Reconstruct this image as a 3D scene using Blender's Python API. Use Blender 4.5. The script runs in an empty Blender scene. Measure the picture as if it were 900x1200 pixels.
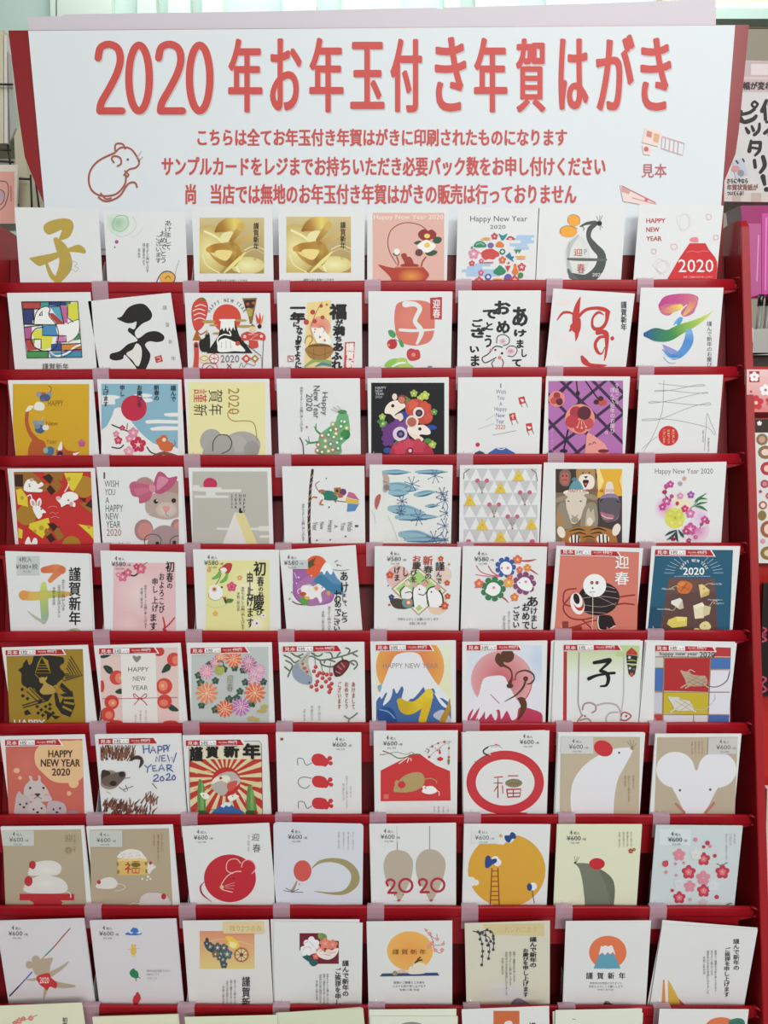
import bpy, bmesh, math, random, re
import numpy as np
from mathutils import Vector, Matrix
from mathutils.geometry import tessellate_polygon
SC = bpy.context.scene
COL = bpy.context.collection
# ---------------------------------------------------------------- camera, world, lights, exposure
W, H, F = 900, 1200, 933.33
PITCH, YAW, ROLL = math.radians(11.8), math.radians(0.44), math.radians(0.25)
EYE = Vector((0, 0, 1.5))
fwd = Vector((-math.sin(YAW)*math.cos(PITCH), math.cos(YAW)*math.cos(PITCH), -math.sin(PITCH)))
rgt = fwd.cross(Vector((0, 0, 1))).normalized()
upv = rgt.cross(fwd).normalized()
rollm = Matrix.Rotation(ROLL, 3, fwd)
rgt, upv = rollm @ rgt, rollm @ upv
cam = bpy.data.cameras.new('camera'); camo = bpy.data.objects.new('camera', cam); COL.objects.link(camo)
camo.matrix_world = Matrix(((rgt.x, upv.x, -fwd.x, EYE.x), (rgt.y, upv.y, -fwd.y, EYE.y), (rgt.z, upv.z, -fwd.z, EYE.z), (0, 0, 0, 1)))
cam.sensor_fit = 'VERTICAL'; cam.sensor_height = 36; cam.lens = 28; cam.clip_start = 0.02
SC.camera = camo
SC.view_settings.view_transform = 'Standard'; SC.view_settings.look = 'None'
SC.view_settings.gamma = 1; SC.view_settings.exposure = -0.66
wd = bpy.data.worlds.new('shop_air'); SC.world = wd; wd.use_nodes = True
wd.node_tree.nodes['Background'].inputs[0].default_value = (0.93, 0.97, 1.0, 1)
wd.node_tree.nodes['Background'].inputs[1].default_value = 0.85
def area(name, loc, target, sx, sy, power, col=(1, 1, 1)):
    l = bpy.data.lights.new(name, 'AREA'); l.shape = 'RECTANGLE'; l.size = sx; l.size_y = sy; l.energy = power; l.color = col
    o = bpy.data.objects.new(name, l); COL.objects.link(o); o.location = loc
    o.rotation_euler = (Vector(target)-Vector(loc)).to_track_quat('-Z', 'Y').to_euler(); return o
area('ceiling_lamp_front', (0.75, -0.2, 2.85), (0.2, 0.7, 0.8), 1.6, 0.5, 26, (0.93, 0.98, 1.0))
area('ceiling_lamp_behind', (0.7, -2.3, 2.8), (0.1, 0.9, 0.4), 1.8, 0.5, 100, (1.0, 0.985, 0.96))
area('ceiling_lamp_far', (0.2, 2.3, 2.85), (0.2, 2.6, 0), 2.2, 0.5, 34, (0.93, 1.0, 0.98))

def ray(px, py):
    return fwd + rgt*((px-W/2)/F) + upv*((H/2-py)/F)
def at_y(px, py, y):                     # the point seen at a pixel on the upright plane y
    d = ray(px, py); return EYE + d*((y-EYE.y)/d.y)
def at_d(px, py, t): return EYE + ray(px, py)*t
def lin(h):
    c = [int(h[i:i+2], 16)/255 for i in (0, 2, 4)]
    return tuple(x/12.92 if x <= .04045 else ((x+.055)/1.055)**2.4 for x in c)

# ---------------------------------------------------------------- materials
def mat(name, col, rough=.5, spec=.5, noise=0, nscale=40, bump=0, coat=0, alpha=1, metal=0, emit=None, trans=0):
    m = bpy.data.materials.new(name); m.use_nodes = True; nt = m.node_tree; b = nt.nodes['Principled BSDF']
    b.inputs['Base Color'].default_value = (*col, 1); b.inputs['Roughness'].default_value = rough
    b.inputs['Specular IOR Level'].default_value = spec; b.inputs['Metallic'].default_value = metal
    b.inputs['Coat Weight'].default_value = coat; b.inputs['Coat Roughness'].default_value = .12
    b.inputs['Alpha'].default_value = alpha; b.inputs['Transmission Weight'].default_value = trans
    if emit: b.inputs['Emission Color'].default_value = (*emit[0], 1); b.inputs['Emission Strength'].default_value = emit[1]
    if noise or bump:
        tc = nt.nodes.new('ShaderNodeTexCoord'); n = nt.nodes.new('ShaderNodeTexNoise'); n.inputs['Scale'].default_value = nscale
        n.inputs['Detail'].default_value = 4; nt.links.new(tc.outputs['Object'], n.inputs['Vector'])
        if noise:
            mx = nt.nodes.new('ShaderNodeMix'); mx.data_type = 'RGBA'; nt.links.new(n.outputs['Fac'], mx.inputs['Factor'])
            mx.inputs['A'].default_value = (*[c*(1-noise) for c in col], 1); mx.inputs['B'].default_value = (*[min(1, c*(1+noise)) for c in col], 1)
            nt.links.new(mx.outputs['Result'], b.inputs['Base Color'])
        if bump:
            bp = nt.nodes.new('ShaderNodeBump'); bp.inputs['Strength'].default_value = bump; bp.inputs['Distance'].default_value = .002
            nt.links.new(n.outputs['Fac'], bp.inputs['Height']); nt.links.new(bp.outputs['Normal'], b.inputs['Normal'])
    return m
def ink_mat(name, rough, coat=0):
    m = mat(name, (1, 1, 1), rough, .35, coat=coat); nt = m.node_tree; a = nt.nodes.new('ShaderNodeAttribute'); a.attribute_name = 'ink'
    nt.links.new(a.outputs['Color'], nt.nodes['Principled BSDF'].inputs['Base Color']); return m
M = dict(
    ink=ink_mat('printed_ink', .55), inkgloss=ink_mat('printed_ink_in_film', .38, .25),
    lip=mat('glossy_red_lip', lin('9c121f'), .45, .3, .12, 9, .1, .06),
    red=mat('red_lacquered_board', lin('960f1d'), .42, .3, .14, 7, .12, .25),
    dark=mat('shaded_red_board', lin('7c0f1a'), .45, .4, .15, 6, .1),  # rack red darkened: shade of the recess behind the tiers put into the colour
    side=mat('red_side_board', lin('9c1219'), .36, .35, .1, 5, .1, .08),
    header=mat('dark_red_header_board', lin('8a1218'), .4, .45, .12, 6, .05, .2),
    clip=mat('frosted_plastic', lin('dcbccb'), .35, .5, alpha=.42), plate=mat('clear_plastic', lin('dfe4e8'), .12, .6, alpha=.45),
    strip=mat('translucent_white_board', lin('d2c9d0'), .5, .4, .04, 6), metal=mat('dark_wire', lin('3a3836'), .4, .5, metal=.6),
    steel=mat('grey_steel', lin('b9b7b2'), .35, .5, .05, 20, metal=.3), cream=mat('cream_paper', lin('cfc8ae'), .7, .2, .1, 12),
    brown=mat('dark_brown_board', lin('3a2c26'), .5, .4, .2, 9), white=mat('white_board', lin('d8d4cc'), .5, .3, .04, 8),
    pink=mat('pink_film', lin('a5206a'), .12, .6, .1, 15, .2, .6, .86), pinkcase=mat('magenta_case', lin('a81d63'), .3, .5, .2, 30, .1, .3),
    pen=mat('grey_pen', lin('8c8a84'), .3, .5, .1, 30), black=mat('black_film', lin('1a1617'), .25, .6, .2, 20, .2, .5),
    mint=mat('mint_wall_panel', lin('bfd3cb'), .5, .3, .06, 2), mintlight=mat('pale_mint_column', lin('cdd8cf'), .5, .3, .05, 2), beige=mat('beige_wall', lin('b0a898'), .7, .2, .06, 2),
    floor=mat('vinyl_floor', lin('8d8a80'), .35, .4, .08, 3), ceil=mat('ceiling_tile', lin('d5d8d2'), .8, .1, .03, 5),
    lamp=mat('fluorescent_tube', (1, 1, 1), .4, emit=((.93, 1, .98), 2.2)), tape=mat('yellowed_tape', lin('c4a96a'), .4, .4, .08, 30),
    redlit=mat('red_shop_board', lin('c2281f'), .4, .4, .08, 5, .05, .2))
PAPERS = {}
def paper(alb):
    k = tuple(round(a, 3) for a in alb)
    if k not in PAPERS: PAPERS[k] = mat('card_paper', k, .55, .3, .012, 60)
    return PAPERS[k]

# ---------------------------------------------------------------- mesh helpers
def link(name, me, m=None, parent=None):
    o = bpy.data.objects.new(name, me); COL.objects.link(o)
    if m: me.materials.append(m)
    if parent: o.parent = parent
    return o
def empty(name, loc, rot=(0, 0, 0)):
    o = bpy.data.objects.new(name, None); COL.objects.link(o); o.location = loc; o.rotation_euler = rot; o.empty_display_size = .02; return o
def tag(o, label, cat, group=None):
    o['label'] = label; o['category'] = cat
    if group: o['group'] = group
    return o
def pym(name, vs, fs):
    me = bpy.data.meshes.new(name); me.from_pydata(vs, [], fs); me.update(); return me
def box_into(bm, a, b, bev=0):
    vs = [bm.verts.new((x, y, z)) for x in (a[0], b[0]) for y in (a[1], b[1]) for z in (a[2], b[2])]
    for f in ((0, 1, 3, 2), (4, 6, 7, 5), (0, 4, 5, 1), (2, 3, 7, 6), (0, 2, 6, 4), (1, 5, 7, 3)): bm.faces.new([vs[i] for i in f])
    if bev:
        es = {e for v in vs for e in v.link_edges}
        bmesh.ops.bevel(bm, geom=list(es), offset=bev, segments=2, affect='EDGES', profile=.6)
def box(name, a, b, m, parent=None, bev=0, origin=None):
    bm = bmesh.new(); box_into(bm, a, b, bev); bmesh.ops.recalc_face_normals(bm, faces=bm.faces)
    me = bpy.data.meshes.new(name); bm.to_mesh(me); bm.free()
    o = link(name, me, m, parent)
    if bev: me.shade_smooth()
    return o
def prism(name, pts, vec, m, parent=None, bev=0):       # a polygon of 3-D points given the thickness vec
    n = len(pts); bm = bmesh.new(); v0 = [bm.verts.new(p) for p in pts]; v1 = [bm.verts.new(Vector(p)+Vector(vec)) for p in pts]
    bm.faces.new(v0); bm.faces.new(v1[::-1])
    for i in range(n): bm.faces.new((v0[i], v1[i], v1[(i+1) % n], v0[(i+1) % n]))
    bmesh.ops.recalc_face_normals(bm, faces=bm.faces)
    if bev: bmesh.ops.bevel(bm, geom=list(bm.edges), offset=bev, segments=2, affect='EDGES')
    bmesh.ops.triangulate(bm, faces=[f for f in bm.faces if len(f.verts) > 4])
    me = bpy.data.meshes.new(name); bm.to_mesh(me); bm.free(); return link(name, me, m, parent)
def sheet(name, pix, y, th, m, parent=None):             # an upright sheet whose outline is surveyed from the photograph
    return prism(name, [at_y(px, py, y) for px, py in pix], (0, th, 0), m, parent)
def tube(name, pts, r, m, parent=None, seg=8):
    vs, fs = [], []
    P = [Vector(p) for p in pts]
    for i, p in enumerate(P):
        d = (P[min(i+1, len(P)-1)]-P[max(i-1, 0)]).normalized(); a = d.orthogonal().normalized(); b = d.cross(a)
        for k in range(seg):
            t = 2*math.pi*k/seg; vs.append(p+a*(r*math.cos(t))+b*(r*math.sin(t)))
    for i in range(len(P)-1):
        for k in range(seg): fs.append((i*seg+k, i*seg+(k+1) % seg, (i+1)*seg+(k+1) % seg, (i+1)*seg+k))
    fs.append(tuple(range(seg))[::-1]); fs.append(tuple((len(P)-1)*seg+k for k in range(seg)))
    me = pym(name, vs, fs); me.shade_smooth(); return link(name, me, m, parent)

# ---------------------------------------------------------------- lettering
_G = {}
def glyph(s, res=2):
    k = (s, res)
    if k not in _G:
        cu = bpy.data.curves.new('lettering', 'FONT'); cu.body = s; cu.resolution_u = res
        o = bpy.data.objects.new('lettering', cu); COL.objects.link(o); me = o.to_mesh()
        n = len(me.vertices); co = np.zeros(n*3); me.vertices.foreach_get('co', co); co = co.reshape(-1, 3)[:, :2]
        tr = []
        for p in me.polygons:
            v = list(p.vertices)
            for i in range(1, len(v)-1): tr.append((v[0], v[i], v[i+1]))
        o.to_mesh_clear(); bpy.data.objects.remove(o); bpy.data.curves.remove(cu)
        _G[k] = (co[np.array(tr, int)] if tr else np.zeros((0, 3, 2)))
    return _G[k]

REP = {'@a': '本年もよろしくお願い申し上げます', '@b': '皆様のご健康をお祈り申し上げます', '@c': '令和二年元旦', '@d': '旧年中は大変お世話になりました'}
def spline(P, closed=False, n=5):
    if len(P) < 3: return P
    out = []; N = len(P)
    for i in range(N if closed else N-1):
        a, b, c, d = (P[(i-1) % N], P[i], P[(i+1) % N], P[(i+2) % N]) if closed else (P[max(i-1, 0)], P[i], P[i+1], P[min(i+2, N-1)])
        for k in range(n):
            t = k/n
            out.append(tuple(.5*((2*q)+(-p+r)*t+(2*p-5*q+4*r-s)*t*t+(-p+3*q-3*r+s)*t**3) for p, q, r, s in zip(a, b, c, d)))
    if not closed: out.append(P[-1])
    return out
STEP = 0.000022
class Ink:
    """flat ink shapes on an upright surface: pixel coordinates are survey coordinates of a photo crop, turned into
    positions on the surface through its own plane"""
    def __init__(s, ox, oy, sc, quad, white):
        s.ox, s.oy, s.sc, s.quad, s.clip = ox, oy, sc, quad, quad
        s.w = lin(white); s.lay = 1; s.parts = {}
    def alb(s, h):
        return tuple(max(.004, min(.9, c/w*.78)) for c, w in zip(lin(h), s.w))
    def add(s, part, tris, cols, dl=1, sub=None):        # tris (n,3,2), cols (3,) or (n,3,3), sub: height of each triangle within its layer
        tris = np.asarray(tris, float)
        if len(tris) == 0: return
        if sub is None: sub = np.zeros(len(tris))
        if not isinstance(cols, np.ndarray) or cols.ndim == 1: cols = np.broadcast_to(np.asarray(cols, float), (len(tris), 3, 3))
        data = np.concatenate([tris, cols, np.broadcast_to(np.asarray(sub, float)[:, None, None], (len(tris), 3, 1))], axis=2)
        q = s.clip; ins = np.ones((len(data), 3), bool); edges = []
        ar = sum(q[i][0]*q[(i+1) % len(q)][1]-q[(i+1) % len(q)][0]*q[i][1] for i in range(len(q)))
        sg = 1 if ar > 0 else -1
        for i in range(len(q)):
            a, b = q[i], q[(i+1) % len(q)]; nx, ny = -(b[1]-a[1])*sg, (b[0]-a[0])*sg; edges.append((nx, ny, nx*a[0]+ny*a[1]))
        dd = np.stack([data[:, :, 0]*e[0]+data[:, :, 1]*e[1]-e[2] for e in edges], -1)    # n,3,edges
        full = (dd >= 0).all(axis=(1, 2)); none = (dd < 0).all(axis=1).any(axis=1)
        keep = [data[full]]; extra = []
        for t in data[~full & ~none]:
            poly = [tuple(v) for v in t]
            for e in edges:
                out = []
                for i in range(len(poly)):
                    a, b = poly[i], poly[(i+1) % len(poly)]; da = a[0]*e[0]+a[1]*e[1]-e[2]; db = b[0]*e[0]+b[1]*e[1]-e[2]
                    if da >= 0: out.append(a)
                    if (da >= 0) != (db >= 0):
                        f = da/(da-db); out.append(tuple(x+(y-x)*f for x, y in zip(a, b)))
                poly = out
                if len(poly) < 3: break
            for i in range(1, len(poly)-1): extra.append((poly[0], poly[i], poly[i+1]))
        if extra: keep.append(np.array(extra))
        d = np.concatenate(keep); s.lay += dl
        if len(d): s.parts.setdefault(part, []).append((d, s.lay))
    def poly(s, part, P, col):
        P = [p for i, p in enumerate(P) if i == 0 or abs(p[0]-P[i-1][0])+abs(p[1]-P[i-1][1]) > .01]
        if len(P) < 3: return
        T = tessellate_polygon([[Vector((x, y, 0)) for x, y in P]])
        s.add(part, [[P[a], P[b], P[c]] for a, b, c in T], np.array(s.alb(col)))
    def ell(s, part, x, y, rx, ry, ang, col, col2=None, dl=1):
        n = max(8, min(40, int(8+max(rx, ry)*.5))); a = math.radians(ang); ca, sa = math.cos(a), math.sin(a); P = []
        for k in range(n):
            u, v = rx*math.cos(2*math.pi*k/n), ry*math.sin(2*math.pi*k/n); P.append((x+u*ca-v*sa, y+u*sa+v*ca))
        tr = [[(x, y), P[k], P[(k+1) % n]] for k in range(n)]
        if col2 is None: s.add(part, tr, np.array(s.alb(col)), dl); return
        c1, c2 = np.array(s.alb(col)), np.array(s.alb(col2)); s.add(part, tr, np.broadcast_to(np.stack([c1, c2, c2]), (n, 3, 3)))
    def ribbon(s, part, P, cols, caps=True, dl=1):      # P: x y w ; cols: one colour or a gradient along it
        C = [np.array(s.alb(c)) for c in cols.split('>')]; n = len(P); L = []; R = []
        def cat(t):
            t = max(0, min(.9999, t))*(len(C)-1); i = int(t); return C[i] if len(C) == 1 else C[i]+(C[min(i+1, len(C)-1)]-C[i])*(t-i)
        for i, (x, y, w) in enumerate(P):
            a, b = P[max(i-1, 0)], P[min(i+1, n-1)]; dx, dy = b[0]-a[0], b[1]-a[1]; l = math.hypot(dx, dy) or 1
            nx, ny = -dy/l*w/2, dx/l*w/2; L.append((x+nx, y+ny)); R.append((x-nx, y-ny))
        tr, cc = [], []
        for i in range(n-1):
            ca, cb = cat(i/(n-1)), cat((i+1)/(n-1))
            tr += [[L[i], R[i], L[i+1]], [R[i], R[i+1], L[i+1]]]; cc += [[ca, ca, cb], [ca, cb, cb]]
        if caps:
            for i in (0, n-1):
                x, y, w = P[i]; c = cat(i/(n-1))
                if w > 2.5:
                    for k in range(10):
                        a, b = 2*math.pi*k/10, 2*math.pi*(k+1)/10
                        tr.append([(x, y), (x+w/2*math.cos(a), y+w/2*math.sin(a)), (x+w/2*math.cos(b), y+w/2*math.sin(b))]); cc.append([c, c, c])
        s.add(part, tr, np.array(cc), dl, np.arange(len(tr))/len(tr)*.85*dl)
    def text(s, part, txt, box_, col, bold=0, mode='h', res=2):
        x0, y0, x1, y1 = box_
        for k, v in REP.items(): txt = txt.replace(k, v)
        if not txt.strip(): return
        col = np.array(s.alb(col))
        def put(T, bw):
            sh = [(0, 0)] if not bw else [(-bw, -bw*.6), (bw, -bw*.6), (-bw, bw*.6), (bw, bw*.6)] if bw < 1.3 else [(0, 0)]+[(bw*math.cos(q*math.pi/4), bw*.8*math.sin(q*math.pi/4)) for q in range(8)]
            s.add(part, np.concatenate([T+np.array(o) for o in sh]), col, .6, np.repeat(np.arange(len(sh)), len(T))*.55/len(sh))
        def fit(T, a, b, c, d, rot=False):
            if len(T) == 0: return T
            T = T.copy()
            if rot: T = np.stack([T[..., 1], -T[..., 0]], -1)        # clockwise
            mn, mx = T.reshape(-1, 2).min(0), T.reshape(-1, 2).max(0)
            X = a+(T[..., 0]-mn[0])/max(mx[0]-mn[0], 1e-6)*(c-a); Y = d-(T[..., 1]-mn[1])/max(mx[1]-mn[1], 1e-6)*(d-b)
            return np.stack([X, Y], -1)
        if mode == 'h': put(fit(glyph(txt, res), x0, y0, x1, y1), bold); return
        if mode == 'u': put(fit(glyph(txt, res), x0, y0, x1, y1, True), bold); return
        ch = [c for c in txt if c != ' ']; n = len(ch); st = (y1-y0)/n; w = x1-x0
        for i, c in enumerate(ch):
            g = glyph(c, res)
            if len(g) == 0: continue
            if ord(c) < 128: T = fit(g, x0+w*.1, y0+st*(i+.12), x1-w*.1, y0+st*(i+.9))
            else: T = np.stack([x0+g[..., 0]*w, y0+st*(i+.88)-g[..., 1]*st*1.02], -1)
            put(T, bold)
    def draw(s, art):
        for ln in art.strip().split('\n'):
            k = ln.split()
            if not k: continue
            op = k[0]; nums = lambda i, j=None: [float(v) for v in ' '.join(k[i:j]).replace(',', ' ').split()]
            pairs = lambda v: list(zip(v[::2], v[1::2]))
            if op == 'j': v = nums(1); s.ox += v[0]/s.sc; s.oy += v[1]/s.sc; s.quad = s.clip = [(a-v[0], b-v[1]) for a, b in s.quad]
            elif op == 'x':
                v = nums(1); s.clip = s.quad if not v else ([(v[0], v[1]), (v[2], v[1]), (v[2], v[3]), (v[0], v[3])] if len(v) == 4 else pairs(v))
            elif op in 'rq':
                a, b, c, d = nums(2); s.poly('sticker' if op == 'q' else 'pic', [(a, b), (c, b), (c, d), (a, d)], k[1])
            elif op == 'p': s.poly('pic', pairs(nums(2)), k[1])
            elif op == 'e': s.poly('tape', pairs(nums(2)), k[1])
            elif op == 's': s.poly('pic', spline(pairs(nums(2)), True, 4), k[1])
            elif op in 'cC':
                v = nums(2)
                if v[2] > 0: s.ell('pic', v[0], v[1], v[2], v[3] if len(v) > 3 else v[2], v[4] if len(v) > 4 else 0, k[1])
            elif op == 'o': v = nums(3); s.ell('pic', v[0], v[1], v[2], v[3], 0, k[1], k[2])
            elif op == 'R':
                v = nums(2); n = 48; tr = []
                for i in range(n):
                    a, b = 2*math.pi*i/n, 2*math.pi*(i+1)/n
                    q = [(v[0]+v[j]*math.cos(t), v[1]+v[j+1]*math.sin(t)) for t in (a, b) for j in (2, 4)]; tr += [[q[0], q[1], q[2]], [q[1], q[3], q[2]]]
                s.add('pic', tr, np.array(s.alb(k[1])))
            elif op == 'g':
                if ',' in k[3]: a, b, c, d = nums(3)
                else: a, b, c, d = nums(3)
                t, u = np.array(s.alb(k[1])), np.array(s.alb(k[2]))
                s.add('pic', [[(a, b), (c, b), (c, d)], [(a, b), (c, d), (a, d)]], np.array([[t, t, u], [t, u, u]]))
            elif op in 'bB': v = nums(2); s.ribbon('pic', spline([tuple(v[i:i+3]) for i in range(0, len(v)-2, 3)], False, 5), k[1])
            elif op in 'lkK':
                v = nums(2); P = pairs(v[1:]); P = spline(P, False, 5) if op == 'l' and len(P) > 2 else P; s.ribbon('pic', [(x, y, v[0]) for x, y in P], k[1], op != 'k' or v[0] > 5)
            elif op in 'fF':
                v = nums(2, 4); x, y, r = v; n = int(k[4]) if op == 'F' else 5; cc = k[5] if op == 'F' else (k[4] if len(k) > 4 else None)
                for i in range(n):
                    a = 2*math.pi*i/n-math.pi/2
                    s.ell('pic', x+r*.55*math.cos(a), y+r*.55*math.sin(a), r*.46 if op == 'f' else r*.5, r*.42 if op == 'f' else r*.15, math.degrees(a), k[1], None, .1)
                if op == 'F':
                    for i in range(n):
                        a = 2*math.pi*(i+.5)/n; s.ribbon('pic', [(x+r*.3*math.cos(a), y+r*.3*math.sin(a), 2), (x+r*.9*math.cos(a), y+r*.9*math.sin(a), 2)], cc, False, .1)
                elif cc:
                    s.ell('pic', x, y, r*.24, r*.24, 0, cc)
                    if r > 18:
                        for i in range(5):
                            a = 2*math.pi*i/5-math.pi/2; s.ribbon('pic', [(x, y, 2), (x+r*.5*math.cos(a), y+r*.5*math.sin(a), 2)], cc, False, .1)
            elif op in 'tTuvVWz':
                b = nums(2, 4); txt = ' '.join(k[4:]); small = (b[2]-b[0] < 18) if op in 'vVW' else b[3]-b[1] < 16
                bold = {'T': .9, 'V': .024*(b[2]-b[0]), 'W': .055*(b[2]-b[0])}.get(op, 0); bold = 0 if small and op != 'T' else bold
                s.text('label_text' if op == 'z' else 'txt', txt, b, k[1], bold, {'u': 'u', 'v': 'v', 'V': 'v', 'W': 'v'}.get(op, 'h'), 1 if small else 2)
            elif op == 'a':
                v = nums(2, 7); txt = ' '.join(k[7:]); n = len(txt)
                for i, c in enumerate(txt):
                    if c == ' ': continue
                    a = math.radians(v[3]+(v[4]-v[3])*(i+.5)/n); g = glyph(c); z = v[5]/.7; th = math.pi/2-a
                    gx, gy = (g[..., 0]-.33)*z*.62, -g[..., 1]*z
                    X = v[0]+v[2]*math.cos(a)+gx*math.cos(th)-gy*math.sin(th); Y = v[1]-v[2]*.98*math.sin(a)+gx*math.sin(th)+gy*math.cos(th)
                    s.add('txt', np.concatenate([np.stack([X+d, Y], -1) for d in (-.5, .5)]), np.array(s.alb(k[1])), .3, np.repeat([0, .15], len(X)))
            elif op == 'n':
                x, y = nums(1, 3); g = '44464a'; T = lambda t, b, bo=0: s.text('label_text', t, b, g, bo)
                T('4', (x+16, y, x+26, y+20), .25); T('枚入', (x+33, y+6, x+60, y+20)); T('¥'+k[3], (x, y+26, x+66, y+47), 0)
                T('+税', (x+72, y+36, x+91, y+47)); T('YO-YM', (x+18, y+55, x+58, y+63))
            elif op == 'm':
                x0, y0, x1, y1 = nums(1, 5); d = (y1-y0)/(x1-x0); w = x1-x0; Y = lambda x, o: y0+(x-x0)*d+o
                def qd(a, b, t, u, col, sl=0, part='label'): s.poly(part, [(x0+a, Y(x0+a, t)), (x0+b-sl, Y(x0+b-sl, t)), (x0+b, Y(x0+b, u)), (x0+a, Y(x0+a, u))], col)
                qd(-4, w+8, -2, 30, 'ece8e4', 20); qd(-2, w, 0, 27, 'b2282c', 18)
                qd(64, 140, 2, 24, 'f0eeec')
                tt = lambda t, a, b, u, v, col, bo=0: s.text('label_text', t, (x0+a, Y(x0+a, u), x0+b, Y(x0+a, v)), col, bo)
                tt('見本', 7, 56, 4, 23, 'f2ecea', .15); tt('3枚', 68, 104, 4, 23, '5a4444', .2); tt('入り', 108, 136, 9, 22, '5a4444')
                tt('税込価格', 152, 190, 8, 16, 'f0dcd8'); tt('490円', 194, 238, 4, 18, 'f6ecea', .2); tt('本体価格四五円', 160, 236, 20, 25, 'e0b8b4')
    def build(s, names, base, y, ang, parent, m):
        """base: world point of the local origin; the surface is upright, faces -y, tilted by ang in its own plane"""
        ca, sa = math.cos(ang), math.sin(ang); out = {}
        for part, name in names.items():
            L = s.parts.get(part)
            if not L: continue
            D = np.concatenate([d for d, _ in L]); lay = np.concatenate([d[:, 0, 5]+l for d, l in L])
            px = s.ox+D[..., 0]/s.sc; py = s.oy+D[..., 1]/s.sc
            f, r, u = (np.array(v) for v in (fwd, rgt, upv))
            d = f+((px-W/2)/F)[..., None]*r+((H/2-py)/F)[..., None]*u; t = y/d[..., 1]
            X = d[..., 0]*t-base[0]; Z = EYE.z+d[..., 2]*t-base[2]
            lx, lz = X*ca+Z*sa, -X*sa+Z*ca
            V = np.stack([lx, -np.broadcast_to((lay*min(STEP, .0013/s.lay))[:, None], lx.shape), lz], -1).reshape(-1, 3); n = len(V)//3
            me = bpy.data.meshes.new(name); me.vertices.add(len(V)); me.vertices.foreach_set('co', V.ravel())
            me.loops.add(len(V)); me.loops.foreach_set('vertex_index', np.arange(len(V), dtype=np.int32))
            me.polygons.add(n); me.polygons.foreach_set('loop_start', np.arange(0, len(V), 3, dtype=np.int32))
            me.update(calc_edges=True)
            at = me.color_attributes.new('ink', 'FLOAT_COLOR', 'POINT'); c = np.ones((len(V), 4)); c[:, :3] = D[..., 2:5].reshape(-1, 3)
            at.data.foreach_set('color', c.ravel()); me.validate(); out[part] = link(name, me, m, parent)
        return out
# ---------------------------------------------------------------- the printed cards
# (row, column): crop letter, left-top x y, right-top x y, paper colour, sheets, corner radius mm, label, backs [(dx, dz, tilt)], drawing
# drawings are lists of flat ink shapes; see Ink.draw for the words
CARDS = {}
def card(r, c, L, x0, y0, x1, y1, paper, n, label, art, backs=(), rad=0):
    CARDS[(r, c)] = (L, x0, y0, x1, y1, paper, n, label, art, backs, rad)
W1 = 'e0e4e4'
card(1,1,'A',68,27,462,33,W1,1,'white card with a gold brushed 子 character and outlined blossom','''
s b8a14c 205,135 212,105 262,84 322,82 345,108 338,145 318,172 276,180 290,135 262,145 228,156
b b8a14c 262,180,24 285,215,50 305,260,56 305,310,62 272,368,36
b b8a14c 218,292,14 240,345,22 268,372,26
s b8a14c 140,270 150,262 260,240 330,215 370,203 400,225 398,244 370,240 320,238 280,262 210,295 180,302
l 9c9a90 2 345,280 362,290 350,305 368,312 355,330 340,318 325,330 322,310 310,300 328,292 345,280''')
card(1,2,'A',485,45,868,50,W1,1,'white card with pale green wash, vertical brush greeting and a small yellow mouse','''
x 502,62 700,240
o 9cc4a4 d6e6da 555,100 58,55
r cfe2d3 502,64 600,78
l 7fae8c 3 528,110 545,72 590,70 600,110 570,140 535,130 528,110
l a5c9b0 2 620,70 640,110 610,150 560,165 520,140
l bcd6c4 2 672,120 650,150 615,172
x
c b0568f 547,190 9
c 556677 538,215 4
v 222222 770,88 806,228 あけまして
v 222222 748,136 784,290 おめでとう
v 222222 728,158 758,290 ございます
v 444444 684,196 700,334 @a
v 444444 668,196 682,300 @b
v 444444 646,220 660,264 @c
c e2b154 785,358 36,26
l 3a3030 4 735,380 748,350 770,330 800,330 822,352 815,380
l 3a3030 3 775,362 790,350 800,362
l 8a8f96 2 842,275 830,310 820,345''')
gold = '''
x 75,76 378,338
g cdbf8a a98c50 75,76 378,338
o efe9a8 c3ae62 120,230 95,120
o f5efb8 d8cb80 300,300 80,40
l f2ecb4 10 100,140 180,190 260,330
s e9e2a8 185,150 232,142 222,185 200,195 170,185
B 8f6420>b08030>e2d270>cfae58 152,140,14 178,122,48 215,108,64 250,104,52 272,116,34
B cfae58>b8903c>9a7028 268,125,30 245,155,26 222,188,18
B c9983a>a8782c>b58c3c>c9a860>d4bc80 118,226,26 150,220,42 215,208,36 280,182,28 348,140,22
s ead98a 150,232 205,228 232,240 225,272 195,282 160,262
B a37a30>c29c46>8f6a24>b88c3c>d3a845 228,198,22 250,232,40 236,270,40 200,292,28 150,268,14 122,240,5
B b8923c>9a7028 245,215,16 262,250,26 240,295,20
l efe8b4 5 90,250 110,300 170,336
l efe8b4 4 285,230 330,210 376,225
l d9d0a0 3 280,250 330,225 376,245
b e8e08c 190,335,6 240,290,18 290,240,6
x
V 2c2410 328,100 354,226 謹賀新年
v a08850 330,262 342,278 印
t 555555 156,366 300,376 謹賀を迎え皆様のご多幸を'''
card(1,3,'B',38,24,416,27,W1,1,'left of two white cards with a glossy gold 子 picture',gold)
card(1,4,'B',444,22,850,26,W1,1,'right of two white cards with a glossy gold 子 picture','j 407 -4\n'+gold)
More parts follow.
